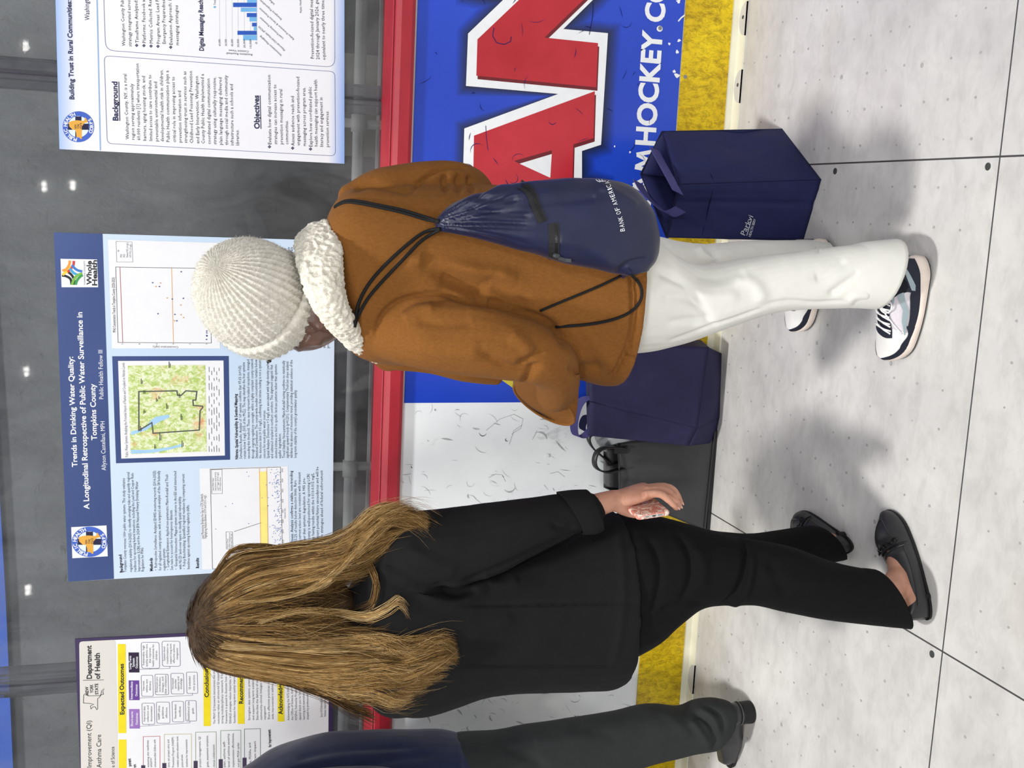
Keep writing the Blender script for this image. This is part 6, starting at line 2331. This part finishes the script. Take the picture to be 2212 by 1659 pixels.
    overlay('heel_stripe', M_GREYB, lambda x: max(.05, .24 - .9 * x), lambda x: max(.09, .33 - .9 * x), .012, .26, .0032, 16, 4)
    overlay('side_stripe', M_GREYB, lambda x: .085 + .10 * max(0, (.44 - x) / .16), lambda x: .15 + .16 * max(0, (.44 - x) / .16) - .05 * max(0, (x - .55) / .12), .29, .665, .0026, 22, 4)
    overlay('eyestay', M_NAVY, lambda x: .30 + .04 * math.sin(math.pi * (x - .30) / .4), lambda x: .43, .30, .73, .0028, 22, 5)
    vs = [surf(.73 + .035 * math.sin(math.pi * (q - .30) / .40), q, .0030) for q in [.30 + .4 * i / 20 for i in range(21)]] + [surf(.70, q, .0030) for q in [.30 + .4 * i / 20 for i in range(21)]]
    obj('eyestay', MB().add(vs, [(i, i + 1, 22 + i, 21 + i) for i in range(20)]), M_NAVY, u, True)
    obj('tongue', MB().add([surf(.28 + .42 * i / 12, .43 + .14 * j / 4, .0012) for i in range(13) for j in range(5)], [(i * 5 + j, i * 5 + j + 1, i * 5 + j + 6, i * 5 + j + 5) for i in range(12) for j in range(4)]), M_NAVY, u, True)
    for i in range(5):
        x = .40 + .066 * i
        for sg in (1, -1):
            pts = [surf(x + (.028 * k / 6 if sg > 0 else .028 * (6 - k) / 6), .335 + .33 * k / 6, .0055 + (.002 if 1 < k < 5 else 0) + (.001 if sg > 0 else 0)) for k in range(7)]
            obj('lace', MB().tube(pts, .0021, 6, True, 2), M_LACE, u, True)
    for sg in (-1, 1):
        c0 = surf(.44, .5, .010)
        lp = [c0 + d * (.020 * math.sin(a)) * .8 + s * sg * (.016 - .016 * math.cos(a)) - up * (.010 * (1 - math.cos(a)) / 2) for a in [2 * math.pi * i / 16 for i in range(17)]]
        obj('lace_bow', MB().tube(lp, .0020, 6, True), M_LACE, u, True)
        obj('lace', MB().tube([c0, surf(.52, .5 + .12 * sg, .008), surf(.60, .5 + .24 * sg, .004), surf(.66, .5 + .36 * sg, .003)], .0018, 6, True, 3), M_LACE, u, True)
        obj('eyelet', MB().tube([surf(.345, .5 + .12 * sg, .0036) + d * (.0034 * math.cos(a)) + (up * .7 + s * sg * .7) * (.0034 * math.sin(a)) for a in [2 * math.pi * i / 12 for i in range(13)]], .001, 5, False), M_LACE, u)
        g = [surf(.355 + .05 * i, .5 + sg * (.165 + .045 * j), .0042) for i in (0, 1) for j in (0, 1)]
        obj('side_badge', MB().add(g, [(0, 1, 3, 2)]), M_GREYB, u)
    return u


trainer(pb, CH, CT, -1)
trainer(pb, DH, DT, 1)

# ---- drawstring backpack
bp = thing('drawstring_backpack', 'navy drawstring backpack with black zip and white lettering hanging on the brown coat', 'backpack', tuple(W(1400, 520, 2.05)))
t = NT('navy_nylon')
t.base(t.ramp(t.noise(14, 4), [(0.3, rgb(17, 22, 54)), (0.7, rgb(23, 29, 64))]))
t.bump(t.noise(34, 4, .55, (1, 1, .3)), .30, .006)
NYLON = t.set(.40, .5, sheen=.05)
CB = bvh_of(coat)
bs = MB()
brow = ((942, 494, 478, .010), (950, 497, 468, .016), (975, 501, 446, .026), (1010, 510, 424, .034), (1060, 524, 404, .040), (1110, 538, 394, .044), (1170, 553, 387, .048), (1240, 572, 384, .054), (1300, 584, 386, .058), (1345, 592, 398, .056), (1380, 590, 424, .050), (1404, 578, 460, .040), (1417, 560, 500, .022))
rg = []
for x, ya, yb, hd in brow:
    mid = on(CB, x if x < 1395 else 1390, (ya + yb) / 2, 0, 2.10).y
    yw = min(mid, 2.125) - hd * .84
    rg.append(pxring(x, ya, yb, yw, hd, 40, 2.4))
bs.loft(smooth_rings(rg, 4))


def disp_p(co, no):
    px, py = project(co)
    fan = np.arctan2(py - 486, px - 925)
    amp = np.clip((1180 - px) / 240, 0, 1) * np.clip((px - 935) / 60, 0, 1)
    d = .0042 * amp * (np.sin(fan * 38 + 1) + .6 * np.sin(fan * 71) + .4 * np.sin(fan * 17 + 2)) + noise_disp(co, .0035, 13, 2, (1, 1, .7), 41)
    return d + carve(co, no, [([(1010, 450), (1080, 460), (1150, 466)], 8, -.006), ([(960, 480), (1040, 480), (1150, 484)], 6, -.006), ([(970, 492), (1050, 510), (1150, 530)], 7, -.005), ([(1020, 425), (1070, 430), (1120, 430)], 8, -.005),
                              ([(1150, 440), (1240, 430), (1290, 425)], 10, -.003), ([(1330, 590), (1360, 570), (1400, 560)], 6, -.006), ([(1350, 595), (1385, 582), (1408, 585)], 5, .004), ([(1200, 520), (1260, 530), (1330, 570)], 16, .004), ([(1290, 396), (1340, 420), (1380, 450)], 10, .004)])


bo = fuse('bag_body', bs, .0034, 3, NYLON, bp, disp_p)
PBV = bvh_of(bo)
zb_ = MB()
draped_band(zb_, PBV, [(1122, 397), (1138, 407), (1148, 420), (1155, 440), (1164, 462), (1172, 479)], 10.5, .0022, 5, .001)
draped_band(zb_, PBV, [(1194, 482), (1197, 500), (1197, 525), (1196, 561)], 11.5, .0022, 5, .001)
M_ZIP = plain('black_zip_tape', rgb(30, 31, 34), .6, .35, .1, 200, bump=.3, bscale=500)
zp = obj('zip_tape', zb_, M_ZIP, bp)
zt_ = MB()
draped_band(zt_, PBV, [(1126, 397), (1142, 407), (1152, 420), (1159, 440), (1168, 462), (1176, 479)], 2.6, .0034, 5, .001)
draped_band(zt_, PBV, [(1199, 484), (1202, 500), (1202, 525), (1201, 558)], 2.6, .0034, 5, .001)
obj('zip_teeth', zt_, plain('zip_teeth', rgb(16, 16, 18), .35, .5, .3, 900), zp)
sl_ = MB()
q = on(PBV, 1202, 552, .005)
sl_.ball(q, (.006, .004, .008), 12, 8)
q2 = [on(PBV, x, y, .006, 2.0) for x, y in ((1205, 557), (1222, 562), (1234, 563))]
ribbon(sl_, q2, Vector((.0035, 0, .0005)), .0016)
obj('zip_pull', sl_, plain('zip_metal', rgb(70, 74, 78), .3, .5, metal=.5), zp)
lt = MB()
path = np.array(smooth_path2([(1350, 500), (1346, 475), (1336, 445), (1326, 418), (1318, 396), (1315, 388)]))
sarc = np.concatenate([[0], np.cumsum(np.linalg.norm(np.diff(path, axis=0), axis=1))])
word = 'BANK OF AMERICA'
pos = 0.0
adv = {'I': .45, ' ': .42, 'M': 1.15}
tot = sum(adv.get(ch_, 1) for ch_ in word)
for ch_ in word:
    w_ = adv.get(ch_, 1) / tot * sarc[-1]
    if ch_ != ' ':
        s0, s1 = pos + w_ * .12, pos + w_ * .84
        p0 = (np.interp(s0, sarc, path[:, 0]), np.interp(s0, sarc, path[:, 1]))
        p1_ = (np.interp(s1, sarc, path[:, 0]), np.interp(s1, sarc, path[:, 1]))
        decal_text(lt, PBV, ch_, p0, p1_, 10.5, .0026, .0)
    pos += w_
obj('printed_name', lt, plain('white_ink', rgb(238, 240, 244), .5, .35, .02, 60), bp)
b = MB()
for k in range(3):
    draped_band(b, PBV, [(1287 + k * 6, 387.5), (1291 + k * 6, 391), (1297 + k * 6, 393 - k)], .8, .002, 3, .0004)
obj('printed_flag', b, bpy.data.materials['white_ink'], bp)
tabm = MB()
draped_band(tabm, PBV, [(1348, 588), (1354, 596)], 13, .0025, 3, .003)
obj('corner_tab', tabm, NYLON, bp)
FLC = bvh_of(coat, fc, bo)
M_CORD = plain('black_cord', rgb(18, 18, 20), .7, .3, .3, 700, bump=.4, bscale=900)
for path, r in (([(948, 478), (915, 468), (870, 454), (820, 444), (775, 435), (745, 434), (724, 446)], .0034), ([(948, 480), (915, 473), (870, 459), (820, 448), (775, 439), (745, 437), (723, 448)], .0030),
                ([(950, 494), (918, 500), (880, 528), (838, 566), (800, 608), (776, 650), (767, 688), (766, 706)], .0034), ([(950, 496), (912, 518), (878, 553), (835, 598), (796, 642), (774, 681), (766, 706)], .0034),
                ([(1345, 594), (1295, 618), (1230, 645), (1166, 672)], .0028), ([(1364, 594), (1381, 612), (1387, 633), (1381, 654), (1361, 675), (1320, 692), (1262, 702), (1200, 706)], .0032)):
    b = MB()
    draped_cord(b, FLC, path, r, .003)
    obj('cord', b, M_CORD, bp, True)

# =================================================================== person in navy at the left edge
pc3 = thing('person', 'person in a navy velvet top and charcoal trousers walking off at the left edge', 'person', tuple(FL(1620, 1560)), 'visitors looking at the posters')
t = NT('navy_velvet')
t.base(t.ramp(t.noise(8, 4), [(0.3, rgb(20, 27, 54)), (0.7, rgb(29, 38, 70))]))
t.bump(t.noise(500, 3), .25, .001)
VELVET = t.set(.8, .2, sheen=.15)
CHAR = cloth_mat('charcoal_stretch', rgb(44, 46, 47), .8, 700, .2, .0, .2, .08, .12, 12)
tp = MB()
tp.loft(smooth_rings([pairring(*r, n=36) for r in (((470, 1810), (470, 1715), 2.80, .06), ((505, 1850), (500, 1690), 2.80, .12), ((550, 1880), (545, 1668), 2.80, .17), ((610, 1880), (610, 1630), 2.80, .19), ((700, 1865), (700, 1602), 2.80, .185), ((800, 1850), (800, 1593), 2.80, .175), ((900, 1850), (900, 1590), 2.80, .17), ((960, 1855), (960, 1592), 2.80, .175), ((1000, 1850), (1002, 1601), 2.80, .17))], 4))
arm(tp, ((560, 1725, 2.66, 44), (650, 1718, 2.63, 50), (760, 1706, 2.62, 46), (850, 1712, 2.62, 42), (900, 1770, 2.63, 36), (905, 1840, 2.65, 30)))
arm(tp, ((560, 1760, 2.95, 42), (700, 1760, 2.99, 44), (850, 1790, 2.99, 38), (900, 1850, 2.97, 30)))
top = fuse('sweater', tp, .007, 6, VELVET, pc3, lambda co, no: noise_disp(co, .005, 8, 2, (1, 1, .5), 51) + carve(co, no, [([(640, 1640), (700, 1625), (800, 1612), (900, 1612)], 9, -.007), ([(760, 1659), (840, 1640), (940, 1628)], 12, -.006), ([(990, 1600), (992, 1640), (996, 1670)], 6, .004)]))
tp = MB()
limb(tp, (((960, 1840), (960, 1610), 2.80, .16), ((1010, 1835), (1005, 1592), 2.80, .15), ((1080, 1790), (1080, 1586), 2.80, .12), ((1160, 1740), (1150, 1572), 2.79, .10), ((1260, 1690), (1250, 1556), 2.785, .088), ((1350, 1661), (1340, 1540), 2.78, .08), ((1410, 1644), (1405, 1524), 2.775, .075),
          ((1470, 1630), (1475, 1529), 2.77, .07), ((1505, 1624), (1510, 1517), 2.765, .072), ((1535, 1618), (1545, 1512), 2.76, .072), ((1548, 1606), (1566, 1514), 2.757, .066), ((1560, 1596), (1582, 1518), 2.752, .058)))
limb(tp, (((1010, 1835), (1010, 1650), 2.86, .11), ((1200, 1830), (1200, 1700), 2.92, .085), ((1380, 1830), (1370, 1740), 2.95, .072), ((1540, 1820), (1540, 1735), 2.97, .07)))
tr3 = fuse('trousers', tp, .006, 4, CHAR, pc3, lambda co, no: noise_disp(co, .004, 9, 2, (1, 1, .6), 61) + carve(co, no, [
    ([(1500, 1540), (1530, 1560), (1545, 1590), (1540, 1625)], 6, -.010), ([(1520, 1525), (1555, 1545), (1562, 1580)], 6, -.009), ([(1490, 1555), (1512, 1580), (1530, 1610)], 8, .010), ([(1508, 1530), (1540, 1552), (1552, 1590)], 7, .008), ([(1430, 1530), (1460, 1560), (1490, 1590)], 14, .005),
    ([(1060, 1600), (1120, 1625), (1180, 1659)], 14, -.006), ([(1230, 1570), (1290, 1580), (1340, 1600)], 16, -.004), ([(1150, 1600), (1200, 1600), (1280, 1580)], 14, .004)]))
cb = MB()
HC = W(430, 1790, 2.80)
head_shape(cb, HC, (-1, .1, -.15))
torso_core(cb, W(505, 1765, 2.80), W(1000, 1725, 2.80), (0, 1, 0), .12, .07)
chain(cb, [W(560, 1725, 2.66), W(760, 1706, 2.62), W(860, 1720, 2.62), W(905, 1860, 2.66)], [.038, .036, .030, .024])
simple_hand(cb, W(905, 1860, 2.66), (-1, .1, 0), (0, 0, 1), -1)
chain(cb, [W(560, 1760, 2.95), W(700, 1760, 2.99), W(860, 1800, 2.99), W(905, 1880, 2.96)], [.038, .034, .029, .024])
simple_hand(cb, W(905, 1880, 2.96), (-1, .1, 0), (0, 0, 1), 1)
EH, ET = Vector((-1.436, 2.738, 0)), Vector((-1.675, 2.868, 0))
E2H, E2T = Vector((-1.86, 2.93, 0)), Vector((-2.12, 2.95, 0))
chain(cb, [W(1010, 1720, 2.80), W(1260, 1625, 2.785), W(1470, 1578, 2.77), EH.lerp(ET, .25) + Vector((0, 0, .10))], [.055, .048, .042, .035])
foot(cb, EH.lerp(ET, .25) + Vector((0, 0, .09)), EH, ET, .8)
chain(cb, [W(1010, 1750, 2.86), W(1260, 1770, 2.93), E2H.lerp(E2T, .2) + Vector((0, 0, .09))], [.055, .046, .035])
foot(cb, E2H.lerp(E2T, .25) + Vector((0, 0, .10)), E2H, E2T)
bodyC = fuse('body', cb, .006, 2, SKIN, pc3)
eyes(bodyC, HC, (-1, .1, -.15))
hb = MB()
hb.ball(HC + Vector((.022, 0, .032)), (.094, .086, .098), 24, 14)
hb.ball(HC + Vector((.070, 0, -.03)), (.050, .070, .075), 18, 10)
fuse('hair', hb, .006, 3, plain('dark_brown_hair', rgb(54, 40, 30), .5, .4, .2, 60, bump=.4, bscale=200), pc3, lambda co, no: noise_disp(co, .004, 30, 2, (1, 1, .15), 71))


def heeled(parent, H, T, inner):
    H, d, s, L = shoe_frame(H, T)
    up = Vector((0, 0, 1))
    hs = lambda x: .135 - .02 * x if x < .34 else .128 - .098 * ((x - .34) / .66) ** .62
    rings = []
    for k in range(25):
        x = .012 + .976 * k / 24
        w = half_width(x, .090)
        b0 = .032 * max(0, 1 - x / .55) + .010
        h = max(hs(x), b0 + .01)
        row = [H + d * (x * L) + s * (w * math.copysign(abs(math.cos(a)) ** .75, math.cos(a)) * (1 - .12 * math.sin(a))) + up * (b0 + (h - b0) * abs(math.sin(a)) ** .7) for a in [math.pi * j / 22 for j in range(23)]]
        row += [H + d * (x * L) - s * w * .9 + up * b0, H + d * (x * L) + s * w * .9 + up * b0]
        rings.append(row)
    u = obj('shoe', MB().loft(rings), LOAF, parent, True)
    hl = MB()
    out = [(-.004 + .5 * .062 * (1 - math.cos(a)), .034 * math.sin(a)) for a in [2 * math.pi * i / 28 for i in range(28)]]
    hl.loft([[H + d * a + s * b_ * k + up * z for a, b_ in out] for z, k in ((.001, 1.0), (.006, 1.03), (.034, 1.0), (.042, .96))])
    obj('heel', hl, M_SOLEB, u, True)
    hc_ = MB().loft([[H + d * (.012 + (a - .012) * k + .004 * q_) + s * b_ * k + up * z for a, b_ in out] for q_, (z, k) in enumerate(((.040, .99), (.060, 1.0), (.085, .95), (.112, .86), (.135, .80)))])
    obj('heel_counter', hc_, LOAF, u, True)
    so = MB().loft([[p + up * .001 for p in sole_outline(H + d * L * .42, d, s, L * .58, .088, 40, -.001)], [p + up * .011 for p in sole_outline(H + d * L * .42, d, s, L * .58, .088, 40, .001)]])
    obj('sole', so, M_SOLEB, u)
    obj('heel_rand', MB().tube([H + d * a + s * b_ * 1.03 + up * .043 for a, b_ in out + out[:1]], .0018, 6, False), plain('grey_rand', rgb(96, 94, 92), .5, .4), u)
    return u


heeled(pc3, EH, ET, 1)
heeled(pc3, E2H, E2T, -1)

bpy.data.objects.remove(FONT_OB)
bpy.data.curves.remove(FONT)
